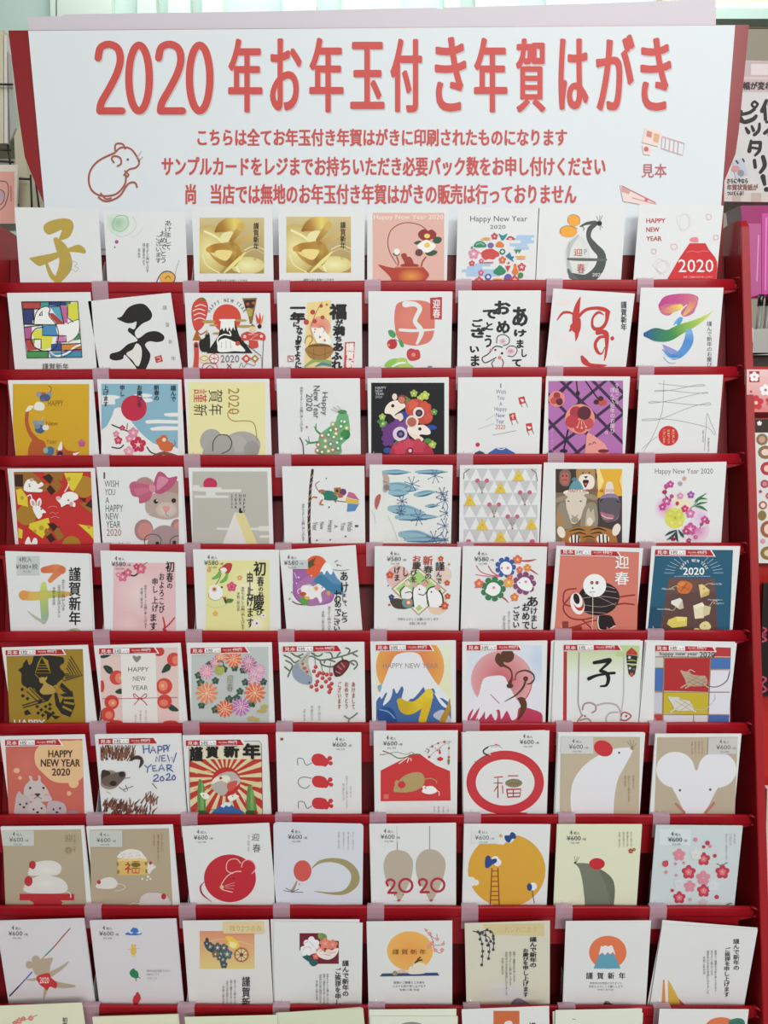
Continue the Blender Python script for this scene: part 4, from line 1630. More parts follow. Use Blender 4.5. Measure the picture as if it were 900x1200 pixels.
# ---- row 6
blk = ''
card(6,1,'A',8,60,410,47,W5,3,'white bordered dull gold card with a black geometric cat collage and HAPPY','''
x 28,72 388,66 404,470 48,470
r 9c7f2c 10,50 430,480
s 2c2a22 100,180 85,165 105,150 110,130 128,145 150,130 160,95 185,98 210,90 240,96 262,100 295,105 300,130 280,150 305,190 262,235 240,290 215,310 190,275 160,250 105,235
p 2c2a22 108,138 125,112 140,150
p 2c2a22 130,200 175,220 210,300 180,280
p 9c7f2c 195,100 225,120 238,180 165,178 178,130
p 2c2a22 196,104 236,178 168,176
k 9c7f2c 3 180,150 224,150
k 9c7f2c 3 176,162 230,162
k 9c7f2c 3 185,138 218,138
p 2c2a22 240,100 295,110 298,132 250,125
k 2c2a22 5 330,98 386,190 300,215 290,200
k 2c2a22 5 325,112 372,190 305,205
k 2c2a22 5 320,126 358,188 306,198
k 2c2a22 5 316,140 345,186 305,190
k 2c2a22 5 312,155 332,180 300,184
p 2c2a22 290,222 345,275 330,276 280,240
p 2c2a22 276,240 325,272 300,268
p 2c2a22 252,262 280,280 340,262 352,330 330,385 290,370 262,330
p 9c7f2c 300,290 345,290 347,300 300,300
p 9c7f2c 300,310 350,318 348,328 300,320
p 9c7f2c 296,330 340,352 335,360 292,340
p 9c7f2c 270,275 300,290 282,320
'''+''.join('p 2c2a22 %d,%d %d,%d %d,%d %d,%d\n'%(x,y-9,x+10,y,x,y+9,x-10,y) for x,y in [(105,255),(108,285),(130,242),(130,298),(175,335),(195,350),(215,335),(190,312),(215,360),(235,345),(250,365),(235,325),(180,365),(202,375)])+'''
k 2c2a22 4 140,250 200,310
k 2c2a22 4 150,245 210,305
k 2c2a22 4 125,262 190,322
k 2c2a22 5 105,330 200,300
k 2c2a22 5 110,340 230,305
p 2c2a22 114,358 130,348 148,368 120,376
p 2c2a22 220,355 250,370 222,400
p 2c2a22 240,375 285,380 262,395
s b0944a 185,205 190,198 205,196 215,198 222,192 222,205 215,215 228,228 250,240 262,262 250,274 205,278 188,262 198,245 205,228 190,222
l b0944a 5 250,245 262,235 268,245
k b0944a 2 166,182 196,212
T dfe0d8 68,396 212,426 HAPPY
m 28 68 305 62''')
card(6,2,'A',440,50,844,38,W5,3,'card with red camellias either side of a white strip, tied with thin red cord','''
x 470,64 832,58 842,470 478,470
r ddc4ba 450,40 860,480
s 2f4438 468,100 490,92 520,92 505,104 480,110
c c24038 540,75 20,14
c c24038 745,78 26,22
s 2f4438 484,150 500,142 525,155 528,180 505,180
s 2f4438 775,140 800,135 795,165 758,178
s 2f4438 540,265 560,252 580,255 575,275 550,275
s 2f4438 790,320 820,335 838,355 810,358 790,345
s 2f4438 515,400 530,395 545,415 520,420
C cc4a3e 548,200 34
c e0826a 560,202 20,24
C e8b880 568,202 8
C cc4a3e 815,115 32
c e07a62 825,118 18,20
C cc4a3e 770,240 38
c e0826a 765,238 22,24
C e8b070 762,238 8
C cc4a3e 772,312 34
c e07a62 768,318 20,16
C c84438 524,315 34
c e0826a 528,318 20,18
C e8b880 530,318 7
C c84438 505,372 34
c e07a62 512,375 18,18
c c84438 478,240 12,28
c c84438 545,412 34,14
c c84438 800,412 36,12
x 470,64 832,58 842,470 478,470
p e4e0d8 566,85 730,80 742,470 578,470
x
s 8a8078 632,96 640,102 648,98 660,98 660,110 642,128 628,114 622,100
t 5f5650 602,150 698,172 HAPPY
t 5f5650 624,193 684,215 NEW
t 5f5650 618,236 694,257 YEAR
l b03a3a 3 482,298 560,298 656,296 832,292
l b03a3a 4 656,297 630,275 628,285 640,298 656,297 682,275 688,286 670,298 656,297
l b03a3a 4 656,297 640,315 630,326
l b03a3a 4 656,297 675,310 690,328
v 9a948c 678,352 692,420 @a
v 9a948c 654,352 666,420 @b
v 9a948c 632,370 642,410 @c
m 468 62 740 56''')
crys = [(108,172,32,'d890b0'),(150,130,22,'cf7fa0'),(235,112,36,'e0704a'),(175,100,24,'e08a5a'),(310,145,34,'b0648c'),(345,180,34,'d8a0c0'),(330,215,26,'c88ab0'),(110,272,46,'e08a62'),(335,270,44,'d8724a'),(195,345,36,'dc6a40'),(270,335,38,'b872b0'),(305,120,24,'c07aa8'),(360,160,22,'cf90b8')]
wr = 'x 38,58 398,56 402,470 36,470\nr bcc2bc 20,40 420,480\n'
for (x,y,s,cc) in [(80,225,14,0),(150,215,12,0),(70,190,12,0),(265,265,12,0),(290,222,12,0),(240,155,12,0),(215,302,14,0),(320,320,16,0),(150,350,14,0),(250,295,12,0),(190,160,12,0),(375,220,12,0),(85,330,12,0),(280,165,12,0),(120,140,12,0)]:
    wr += 'f 3f5a4a %d,%d %d 6a8a60\nc 34493e %d,%d %d\n'%(x,y,s+6,x+6,y+5,s*.5)
for (x,y,s,cc) in crys:
    wr += 'C %s %d,%d %d\nF %s %d,%d %d 12 f0dcc8\nF %s %d,%d %d 9 f3e2d0\nC e8c890 %d,%d %d\n'%(cc,x,y,s*.8,cc,x,y,s*1.15,cc,x,y,s*.65,x,y,s*.16)
wr += '''C a9ac5a 170,162 24
l 3a4a3a 4 160,125 175,120 188,130 185,145 165,145
c b8a85a 320,390 20,10
c b8a85a 380,335 18,10
c b8a85a 368,355 24,8
c b8a85a 345,395 14,8
x
v 8a8a70 202,185 236,265 迎春
m 36 60 305 54
'''
card(6,3,'B',14,38,412,36,W5,3,'white bordered grey card with a round wreath of pink and orange chrysanthemums',wr)
br = ''
for pts in ['470,95 500,110 520,130 540,120','480,120 510,140 500,170','520,95 560,110 600,100 640,118 700,110 760,95 815,75','500,80 530,100 560,90','640,118 650,140 690,150 720,140','600,85 630,100 650,90','700,110 690,85 665,80','740,100 760,130 800,120 815,140 800,160','770,92 780,70 760,60','560,110 575,130','720,100 740,75','500,170 490,195','475,150 500,170','790,85 815,100','660,130 670,115 710,125','785,130 800,140']:
    br += 'l 76806e 8 %s\nl 4a5048 2 %s\n'%(pts,pts)
for x,y in [(620,150),(612,170),(638,178),(628,190),(628,218),(652,202),(600,242),(622,234),(648,242),(668,218),(625,257),(685,205),(695,228),(682,240),(690,252),(684,267),(672,185),(655,180),(692,184)]:
    br += 'C bc3a40 %d,%d 9.5\nC e08a84 %d,%d 2.5\n'%(x,y,x-2,y-3)
card(6,4,'B',446,36,848,34,W5,3,'white card with a bird hanging from a branch by a bunch of red berries','x 468,50 822,60 822,470 468,470\nr dcdfd8 450,40 840,480\n'+br+'''x
s 8f9cab 512,150 540,130 575,160 600,190 604,220 590,232 550,225 515,195
s b0b4a8 540,120 570,92 592,82 585,130 602,190 570,175 545,150
l a04a48 3 555,125 570,105 580,95
c b85a58 560,135 8,7
c b85a58 568,155 10,8
c b85a58 580,172 8,7
c d8c8b0 570,140 5,8
C 2c2c2c 590,222 4
s 5a2428 702,150 720,130 745,115 770,118 780,135 765,165 740,190 715,195 705,180
s 7a3034 720,140 760,125 772,140 740,180
l c09088 4 722,145 740,160
l c09088 4 740,130 755,150
l c09088 4 715,170 735,180
l 5a6a4a 3 612,80 620,140
l 5a6a4a 3 640,118 655,175
l 8a6a50 3 690,130 685,180
V a04048 788,218 806,348 あけまして
V a04048 755,218 774,345 おめでとう
V a04048 722,218 740,348 ございます
v 8a8a84 630,330 645,400 @a
v 8a8a84 596,330 610,400 @b
v 8a8a84 562,345 574,400 @c
l 76806e 7 755,378 780,390 815,365
l 76806e 6 780,390 775,410 800,420
m 468 52 740 48''')
card(6,5,'C',36,32,436,26,W5,3,'card with blue and white Mount Fuji before an orange sun and gold brushstroke','''
x 62,44 412,48 415,470 64,470
g dfe4cc e0dc9c 50,40 430,480
o dc7a5a e3a05a 222,150 160,160
C d97252 222,140 138
o d8664c e0a050 222,140 148,150
s e0e2e2 62,300 95,225 130,140 165,90 255,85 290,140 340,220 415,320 430,480 50,480
s 44699c 60,330 80,290 90,300 110,270 125,290 145,250 160,275 185,240 200,280 230,300 260,275 290,240 300,270 330,250 350,290 380,300 420,345 430,480 50,480
s e0e2e2 95,330 120,265 140,255 130,300
s e0e2e2 180,330 195,250 215,250 230,290
s e0e2e2 285,240 305,240 330,290 315,300
s e0e2e2 335,270 365,300 400,340 370,330
s 8aa4c4 70,240 90,235 80,270
s 2a4f88 62,360 130,340 160,400 150,470 50,470
l 7a9cc0 6 80,350 120,360 150,390
s b8bcc8 330,380 370,350 400,370 414,400 400,420
B c8a830>c9a828>d8bc30>e0c83c 175,310,30 205,340,66 255,330,48 310,275,40
B e0c83c>d4b428>d8b828 310,272,42 300,330,40 280,400,36
b b08a2c 408,300,4 400,350,22 380,390,28 370,420,20
t a08a80 95,132 354,156 HAPPY NEW YEAR
m 62 46 328 44''')
card(6,6,'C',468,33,866,27,W5,3,'white bordered card with a brown brush figure over a pink Mount Fuji and red sun','''
x 488,45 840,48 844,470 492,470
g d4dbe2 e2e0e2 470,40 850,480
o c0cfe0 d4dbe2 820,120 50,100
C c9666e 660,215 136
o c45a64 d8a0a0 650,210 142,136
s e2e0e2 492,330 540,290 560,220 580,198 640,190 668,200 680,225 720,300 760,345 800,380 800,420 492,420
s b8405a 490,390 520,345 505,395 548,340 530,400 570,345 575,395 600,370 640,350 650,395 680,352 720,390 735,340 800,350 845,380 845,480 490,480
s e2e0e2 560,300 580,340 540,400
s e2e0e2 585,320 630,360 620,400
s e2e0e2 650,330 700,340 725,380 700,400 680,360
s e2e0e2 500,330 530,320 500,350
l c06078 4 600,280 640,320
C 5a3a28 678,98 32
b 5a3a28 636,95,22 638,115,36 650,138,26
b 5a3a28 650,138,14 690,160,8 700,195,8 690,225,18
c 5a3a28 690,238 16,12
b 5a3a28 715,212,4 722,180,6 760,166,8 795,180,8 804,205,7 790,225,8 770,230,4
b 5a3a28 665,312,3 720,280,8 755,240,10 765,200,8
C 5a3a28 764,205 12
C c04a4a 705,208 6
b 5a3a28 728,298,8 745,305,30 755,330,30 745,365,20 730,395,8
m 488 46 742 44''')
card(6,7,'D',20,30,434,28,W5,3,'card with black 子 between looping grey cords ending in a mouse, folded ornament above','''
x 62,44 418,50 410,470 58,470
g b8cc88 dde2d4 40,40 440,180
r dde0da 40,180 440,480
p b0343a 62,44 78,44 76,470 58,470
p b8cc90 305,44 418,50 416,110 305,100
l a89890 7 134,85 130,280 132,330 145,372 150,380
l b8bab2 7 344,85 342,280 335,340 328,400
l a88a86 8 150,350 158,325 185,318 210,330 212,352 195,365
l a88a86 8 150,375 130,400 125,420
l b4a8a4 8 215,330 262,320 310,330 330,370 330,400
l b8b0ac 8 315,362 280,365 262,385 262,405
l a88a86 8 140,400 170,392 185,400 190,410
c 7a5a58 162,380 5
l a85a58 7 330,380 345,362 378,378 355,400 330,398
C b06060 355,380 6
b 1f1d20 205,130,16 235,125,18 262,120,21 280,118,18 262,140,13 235,165,10 240,170,13
b 1f1d20 235,168,16 262,180,18 272,205,18 262,235,13 235,240,8
b 1f1d20 262,180,13 300,178,13
b 1f1d20 180,205,18 215,190,13 262,182,10
p b83a34 380,58 405,80 408,95 354,90 358,78
p 2a2a34 356,92 408,98 404,135 358,132
p 3a3a34 360,138 404,142 396,184 380,198 366,182
c b84a3c 384,80 9
c d8d4c0 370,105 7
c c8b050 386,140 12,4
c d8d4d0 372,155 6
c 5a6a9a 390,160 6
c b85a44 380,184 9
b 9a9a48 362,120,4 385,118,8 402,122,4
m 62 46 330 44''',backs=[(-3.6,-0.6,0),(-1.8,-0.3,0)])
card(6,8,'D',450,32,874,40,W5,3,'card of red, yellow and blue squares with two straw woven animals','''
x 492,46 846,60 840,470 484,470
r d8d4d4 470,40 860,480
p b03c40 780,55 860,60 850,102 750,100
p d0d0cc 492,76 780,76 750,105 490,98
p c8c8bc 490,106 530,106 530,152 490,152
p 4a70ac 490,156 530,156 526,265 488,262
p b8a088 488,262 530,266 526,375 486,368
p c4c4cc 488,270 524,270 522,368 486,365
p b02f32 536,108 748,108 740,266 532,262
p c2b032 532,270 740,272 736,374 528,368
p 4a70ac 752,104 845,104 843,160 748,160
p dcdce0 752,166 842,166 840,264 746,262
p dcdce0 744,272 840,270 836,370 740,370
p b03a40 484,374 526,374 524,420 484,420
p d4d0d4 530,376 668,380 668,420 530,420
p d4ccd0 674,380 738,382 736,420 674,420
p 4a68a4 742,374 838,374 836,420 740,420
k 9a7a50 5 490,102 846,106
k 9a7a50 5 533,100 526,420
k 9a7a50 5 750,100 738,420
k 9a7a50 4 486,267 840,268
k 9a7a50 4 486,372 838,374
k 9a7a50 3 670,376 670,420
k 9a7a50 3 748,162 844,163
k 9a7a50 3 488,154 530,154
s b8a088 608,166 630,170 650,172 665,185 700,190 725,192 735,215 730,232 700,240 665,240 640,235 628,205
k b8a088 7 640,230 612,246
k b8a088 7 655,236 632,248
k b8a088 7 715,230 740,245
k 8a7058 2 640,200 720,235
k 8a7058 2 650,188 728,222
k 8a7058 2 640,215 690,240
k 8a7058 2 660,236 730,200
k 8a7058 2 640,225 700,190
k 8a7058 2 690,240 732,215
l c8b8a8 4 645,170 655,162 675,172
l 6a5f5a 4 735,238 780,242 825,215 840,170
s d4cfc0 550,290 575,290 600,290 612,302 645,305 662,325 668,350 620,355 585,350 570,325
k d4cfc0 7 585,345 562,360
k d4cfc0 7 655,345 680,360
k a09a88 2 580,305 655,350
k a09a88 2 600,298 668,338
k a09a88 2 585,345 640,308
k a09a88 2 610,352 660,318
l c8c4b8 3 668,345 710,350 740,335 770,300 768,275
t 4a3a3a 512,78 690,100 happy new year
t 3a2a30 698,78 770,104 2020
m 490 48 770 48''',backs=[(-1.2,1.0,0),])
# ---- row 7
card(7,1,'A',-2,45,398,36,W5,3,'salmon card with huddled grey mice and a cream HAPPY NEW YEAR 2020 bubble','''
x 24,58 386,56 398,470 44,470
r c8695a 0,40 420,480
o d07464 c8695a 120,180 80,100
s e4bc8c 162,140 170,105 200,80 260,68 330,64 395,75 395,210 378,245 355,255 310,262 250,255 200,215 170,180
C e4bc8c 345,262 24
C e0b48a 324,311 11
c e0b48a 78,204 15,12
C e0b48a 94,238 9
s c8bcb8 112,310 118,275 140,250 135,230 150,232 155,250 178,250 180,226 190,232 192,255 215,280 235,320 240,345 170,350 115,340
C 3a2c2c 142,285 6
C 3a2c2c 204,285 6
s 4a3430 162,312 190,312 177,325
l 4a3430 3 160,335 177,326 195,335
c d8a090 150,318 11,5
c d8a090 220,316 10,5
s bfb2ae 70,370 78,320 90,300 105,315 125,320 140,345 140,410 72,410
s c8bcb8 135,410 140,360 165,348 195,352 215,375 212,410
s bbaeb0 218,400 225,355 245,345 285,350 308,370 305,420 225,420
C 3a2c2c 95,362 5
C 3a2c2c 125,358 5
C 3a2c2c 158,385 5
C 3a2c2c 196,380 5
C 3a2c2c 252,385 5
C 3a2c2c 282,380 5
c 4a3434 113,375 7,5
c 4a3434 177,398 7,5
c 4a3434 268,398 7,5
c a8848c 340,400 30,10
T 4f3530 228,108 341,140 HAPPY
T 4f3530 193,150 376,184 NEW YEAR
T 4f3530 245,193 329,226 2020
m 24 60 290 56''')
hh = 'x 470,70 700,70 760,200 760,470 478,470\n'
_r7 = _rn.Random(7)
for k in range(120):
    x = _r7.uniform(470,625); y = _r7.uniform(100,150)-0.12*(x-470)*0
    hh += 'b %s %d,%d,7 %d,%d,2\n'%(_r7.choice(['6a4436','8a6250','54352c','7a5244']),x,y+8,x+_r7.uniform(-14,14)+(x-540)*.1,y-_r7.uniform(14,34))
for k in range(130):
    x = _r7.uniform(485,735); y = _r7.uniform(350,410) if x<640 else _r7.uniform(320,405)
    hh += 'b %s %d,%d,8 %d,%d,2\n'%(_r7.choice(['6a4436','8a6250','54352c','7a5244']),x,y+8,x+_r7.uniform(-8,24),y-_r7.uniform(10,28))
hh += '''b 3a3230 610,155,6 640,140,18 665,150,14 655,185,5
b 5a4a44 655,190,3 672,165,6 668,145,2
o 5a4c44 9a8c80 515,245 50,45
s 3f342f 478,205 500,200 520,215 500,240 480,260
s 6a5c54 480,240 520,220 580,205 590,230 560,265 540,275 490,270
c 332a26 572,220 14,13
c 332a26 532,262 16,13
l 5a4c44 3 575,240 610,235
l 5a4c44 3 560,280 590,300
l 6a5c54 3 580,290 625,275
l 5a4c44 3 590,270 600,295
l 6a5c54 2 500,300 520,310
l 3a3230 3 715,262 735,285
x
'''
card(7,2,'A',444,36,844,33,W5,3,'white card with a brown ink hedgehog and blue handwritten HAPPY NEW YEAR 2020',hh+'''k 3d5690 5 672,82 676,122
k 3d5690 5 700,80 700,118
k 3d5690 5 674,102 700,98
k 3d5690 5 706,122 718,88 732,120
k 3d5690 4 712,108 728,106
k 3d5690 5 742,88 742,124
l 3d5690 5 742,88 760,90 758,104 742,106
k 3d5690 5 768,84 770,116
l 3d5690 5 768,84 784,86 782,100 770,102
k 3d5690 5 780,80 790,94 798,80
k 3d5690 5 790,94 788,112
k 3d5690 5 732,160 734,136 748,160 750,130
k 3d5690 5 776,130 760,132 760,158 780,156
k 3d5690 4 760,145 775,143
k 3d5690 5 786,128 796,160 806,136 814,164 828,118
k 3d5690 5 678,176 694,188 712,172
k 3d5690 5 694,188 692,212
k 3d5690 5 732,178 716,180 718,204 738,202
k 3d5690 4 718,192 732,190
k 3d5690 5 744,206 758,172 772,202
k 3d5690 4 750,194 768,192
k 3d5690 5 786,204 784,174
l 3d5690 5 784,174 804,178 800,188 786,192
k 3d5690 5 790,192 814,206
l 3d5690 5 722,228 736,220 742,232 720,250 746,250
l 3d5690 5 762,228 752,238 758,250 770,242 762,228
l 3d5690 5 780,222 794,216 796,230 780,246 804,244
l 3d5690 5 816,222 808,234 814,246 824,236 816,222
m 466 52 738 48''',backs=[(1.0,-0.4,0)])
sun = 'x 28,80 364,78 372,470 34,470\nr e2d8b8 20,60 380,480\nx 28,150 368,150 372,470 34,470\nr dccf9e 20,150 380,480\n'
for k in range(22):
    a = _m.pi*2*k/22
    sun += 'p bb3a34 198,235 %g,%g %g,%g\n'%(198+330*_m.cos(a),235+330*_m.sin(a),198+330*_m.cos(a+.15),235+330*_m.sin(a+.15))
card(7,3,'B',-5,40,390,36,W5,3,'card with bold black 謹賀新年 over red sun rays, a rising red sun and blue Fuji',sun+'''C bd3430 200,255 68
s b8b0a4 130,275 150,235 190,212 235,210 262,240 240,262 215,290 190,320 160,310
s e8e0cc 130,262 150,235 200,225 220,240 210,262 175,250 140,265
C b03a34 175,238 7
s c0b8ac 205,260 250,235 270,250 250,275 225,285
s c85a4c 205,265 250,250 245,280 215,300
l d8c888 5 60,215 110,205 130,210
l b03a34 3 40,265 90,262
l d8c888 5 280,255 330,260 365,256
l d8c888 5 290,280 330,275 360,282
l b89a50 4 50,290 100,285 140,290
l a84a3c 4 30,380 60,370 90,375
l 6a5040 3 90,395 150,385 190,400
s 3f6aa0 130,405 165,375 190,355 215,352 240,375 285,400 300,470 120,470
s dfe6ea 175,368 200,350 225,358 215,372 200,365 190,375
s 5f8a4a 68,410 70,260 82,245 92,262 100,290 104,410
s 7aa85a 82,410 84,270 92,270 96,410
s 5f8a4a 298,410 300,290 312,272 325,290 345,405
s 7aa85a 315,405 316,290 326,300 330,405
c 3a5a3a 85,400 28,12
c 3a5a3a 320,400 30,12
s efe9dc 78,310 100,305 122,318 118,332 98,335
C 444444 95,318 3
s efe9dc 208,325 235,315 262,322 240,340 220,345
C 444444 232,323 3
l e8e0d0 4 262,300 280,330 290,350
C a83a34 355,340 8
C a83a34 340,395 7
x
W 242220 30,90 92,160 謹
W 242220 106,80 166,145 賀
W 242220 190,78 262,142 新
W 242220 278,76 362,148 年
x
k 333333 2 28,90 30,405
k 333333 2 285,64 355,64 366,76 372,405
m 14 60 285 56''',backs=[(0.8,-1.6,0)])
card(7,4,'B',433,26,832,28,W5,4,'white card with three red mice stacked, each tail drawing a digit 2 0 2','''
s c83a3e 600,155 610,130 640,125 665,140 670,170 660,182 640,182 615,178
C c83a3e 686,146 11
C c83a3e 690,170 10
s c83a3e 655,145 680,150 682,168 664,186 655,175
l 333333 3 536,178 536,148 560,150 575,178 602,168
s c83a3e 602,255 612,232 640,228 668,240 674,272 660,284 640,284 615,278
C c83a3e 688,246 11
C c83a3e 692,270 10
s c83a3e 660,248 682,252 684,268 668,286 658,275
l 333333 3 600,240 570,234 545,240 538,260 550,280 575,286 592,272
s c83a3e 602,358 612,335 640,330 670,340 676,372 660,384 640,384 615,380
C c83a3e 690,346 11
C c83a3e 693,370 10
s c83a3e 660,348 684,352 686,368 672,386 658,375
l 333333 3 540,380 540,350 565,352 580,380 602,368
p a03a3a 454,50 468,50 468,62 454,62
v aaaaaa 778,275 790,330 @c
v 999999 760,228 772,380 @a
v 999999 744,262 756,345 @b
n 698 44 600''')
card(7,5,'C',52,20,446,18,W5,4,'white card with a red votive plaque showing a gold mouse and a small white mouse','''
p c93a3c 84,204 140,175 190,150 222,128 272,128 300,150 345,180 410,206 413,345 84,348
l 3a3a34 3 82,128 100,130
l 6a6a50 5 95,112 130,125 165,145 200,142 235,128 270,128
l 8a8468 3 82,130 120,124 160,118 205,128 230,118 240,124
k f0e6e2 4 205,145 170,172
k f0e6e2 4 212,142 185,160
k f0e6e2 4 218,144 208,166
k f0e6e2 4 225,145 228,158
s b09a66 145,300 150,275 170,250 200,225 240,212 275,215 290,240 285,270 260,292 215,305 160,305
C b09a66 160,260 12
l c93a3c 3 148,262 156,247 172,252
c c93a3c 183,270 18,17
l b09a66 4 288,245 320,240 345,252 345,262
s f2eeea 278,298 295,280 325,276 345,290 345,305 315,314 285,308
C f2eeea 288,282 8
C c93a3c 294,285 4
l f2eeea 3 345,295 358,305 358,320
p d8705a 98,314 122,314 122,336 98,336
C c4393c 383,69 6
C c4393c 354,75 5
C c4393c 326,90 6
C c4393c 404,98 5
C c4393c 312,139 6
C c4393c 350,108 4
C c4393c 404,140 6
l 8a8a80 1.6 312,95 350,76 385,68 415,64
l 8a8a80 1.6 312,139 340,112 375,85 415,68
l 8a8a80 1.6 404,70 404,140 404,170
C b8b0a0 340,98 4
C b8b0a0 365,96 4
C b8b0a0 295,112 4
l 6a6a60 4 300,100 312,108 305,120
s c4393c 350,145 365,138 378,148 365,158 350,152
b c4393c 360,105,6 362,120,10
s 6a7a5a 398,150 408,150 406,172 400,174
v b0b4b8 332,368 342,398 年賀
v a0a4a8 352,368 362,400 新春
v a0a4a8 374,368 384,398 令和
v a0a4a8 396,368 406,398 二年
n 96 38 600''')
card(7,6,'C',468,27,860,17,W5,4,'white card with a thick red ring around 福 and a rope tailed mouse on top','''
R c53a40 668,260 182,150 138,108
b d8d8d2 600,112,2 560,108,6 600,130,4
l 3a3a32 7 640,88 600,90 570,105 568,122 590,132
l 6a6a60 3 590,132 570,150 545,160 525,162
C c83a40 626,89 10
s e4e4e0 590,92 630,86 656,98 640,106 600,108
l 5a5a50 2 600,92 640,92 655,100
b b8383c 634,240,4 634,330,6
b b8383c 616,262,4 655,262,5
b b8383c 634,275,6 616,300,4
b b8383c 655,275,5 657,310,4
b b8383c 682,228,5 728,228,5
k b8383c 5 616,236 658,232
c 8a8060 708,262 40,20
k 5a5a40 3 685,262 692,268 700,258 708,268 716,258 724,268 734,260
k b8383c 7 676,292 742,290 736,325 680,328 676,292
k b8383c 5 706,290 706,328
k b8383c 5 678,310 738,308
b c53a40 690,398,6 730,404,12 770,402,4
n 736 32 600''',backs=[(1.6,-0.4,-1.0),(-1.0,-1.2,0)])
card(7,7,'D',38,28,444,28,W5,4,'white bordered beige card with a large white mouse rising up, red ear','''
x 48,44 420,46 414,470 42,470
r beb096 30,30 430,480
s e2e2e2 95,330 105,260 140,200 190,155 250,120 310,100 370,96 386,104 375,135 345,190 315,250 300,330 296,400 290,480 120,480 100,400
c c8343c 248,100 46,36 25
C 333338 322,120 5
c a09468 383,100 9,8
l 7a7458 2 383,98 360,68
l 7a7458 2 383,96 372,60
l 7a7458 2 385,96 390,62
l 7a7458 2 386,98 402,76
v 9a6a50 384,226 394,286 @b
v a0705a 362,226 374,350 @a
v a0705a 344,226 356,276 @c
q cfcfc8 46,44 200,124
n 86 54 600''',backs=[(-1.0,-0.2,0)])
card(7,8,'D',492,33,896,33,W5,4,'white bordered beige card with a front view of a big eared white mouse face','''
x 500,48 878,46 862,470 484,470
r b9ab92 470,30 890,480
c e2e2e2 586,200 90,84
c e2e2e2 782,200 90,84
s e2e2e2 560,240 640,190 684,196 730,190 800,240 770,310 740,370 705,420 690,450 660,450 640,420 600,340
c b9ab92 684,170 10,34
C 50506a 607,296 6
C 50506a 749,293 6
K b87a66 12 588,360 628,400
K b87a66 12 766,356 728,400
v b0705a 708,66 716,126 @a
v b0705a 692,66 700,126 @b
v b0705a 676,66 684,126 @d
v b0705a 660,66 668,126 @c
p c8c6c0 740,48 878,46 870,124 736,124
n 776 56 600''')
# ---- row 8
card(8,1,'A',2,44,392,40,W5,4,'white bordered beige card with two white mice stacked on a red stand','''
x 12,60 380,55 410,470 28,470
r b3a488 -10,40 430,480
s dcd8d0 132,262 140,235 165,212 210,202 255,205 285,225 286,250 270,268 230,275 250,270 180,272 140,272
s dcd8d0 110,335 125,305 160,282 200,270 260,278 300,295 318,325 310,345 280,355 150,355 115,345
o e4e0d8 dcd8d0 215,245 55,30
o e4e0d8 dcd8d0 220,312 60,30
c b8343c 153,222 15,20
c b8343c 134,298 19,24
c a03038 140,222 3,14
r b8323a 92,357 348,388
s b8323a 140,388 285,388 288,460 156,460 158,400
x 12,60 380,55 410,470 28,470
p b3a488 88,388 140,388 158,412 156,470 88,470
p b3a488 352,388 300,388 285,412 286,470 352,470
l dcd8d0 4 310,345 330,355 332,374
x
T 9a8868 304,80 340,112 迎
T 9a8868 304,136 340,168 春
v 8a7858 344,78 356,162 令和二年
q c6c8be 8,60 160,132
n 44 66 600''')
card(8,2,'A',404,44,808,36,W5,4,'white bordered beige card with a rice measure marked 福 and three white mice','''
x 420,58 792,50 812,470 430,470
r b3a488 400,40 820,480
s e2dfd6 556,190 562,168 590,152 620,148 655,156 675,178 678,194
'''+''.join('C d0ccc0 %d,%d 3\n'%(565+(k*37)%108,162+(k*23)%28) for k in range(22))+'''
p d8b468 552,192 690,192 692,268 556,270
p e4c888 552,192 690,192 691,204 553,204
r 8a7a3c 548,210 556,225
r 8a7a3c 550,245 560,262
r 8a7a3c 680,208 690,222
r 8a7a3c 682,242 692,258
T b04430 585,208 614,260 礻
k b04430 4 622,206 655,204
c 6a6a34 637,220 22,11
k b04430 5 620,236 654,236 652,258 622,258 620,236
k b04430 3 637,236 637,258
s dcd8d0 692,220 700,210 720,218 732,230 715,245 700,264 692,250
c b8343c 706,212 7,8
C 9a6a50 722,226 2
C e2dfd6 668,286 5
C e2dfd6 695,275 6
C e2dfd6 706,286 5
C e2dfd6 690,290 4
s dcd8d0 450,325 462,300 490,282 525,278 548,295 550,318 525,332 480,332
c b8343c 465,301 9,10
l dcd8d0 3 550,308 575,312 588,325 570,338 540,342
s cdc8c0 656,395 662,370 690,352 730,350 775,360 795,385 792,410 660,410
c b8343c 768,368 12,14
l dcd8d0 3 656,400 625,400 605,410
v 9a5a40 756,76 764,160 @a
v 9a5a40 738,76 748,200 @b
v 9a5a40 718,76 728,130 @c
q c6c8be 412,56 575,135
n 454 66 600''')
card(8,3,'B',-8,44,402,28,W5,4,'white card with a large round red mouse outlined in pink and 迎春','''
c be2f3a 218,285 122,112
C be2f3a 232,232 34
l e8b8b4 4 232,262 205,250 202,220 218,198 250,195 268,215
C be2f3a 304,230 34
l e8b8b4 4 272,232 280,208 305,198 330,212 338,240 322,262
l e8c8c0 4 270,252 240,255 205,275 180,310 175,330 190,340 230,350
c d8b888 180,326 10,9
C 6a1a20 234,284 4
l e0a8a4 2 195,322 240,318
l e0a8a4 2 195,328 236,334
l e0a8a4 2 195,318 240,305
b a8383e 97,302,3 80,325,8 90,360,8 132,394,2
t 4a4644 320,74 356,108 迎
t 4a4644 324,124 362,162 春
v 999999 300,78 312,162 令和 年
n 48 56 600''')
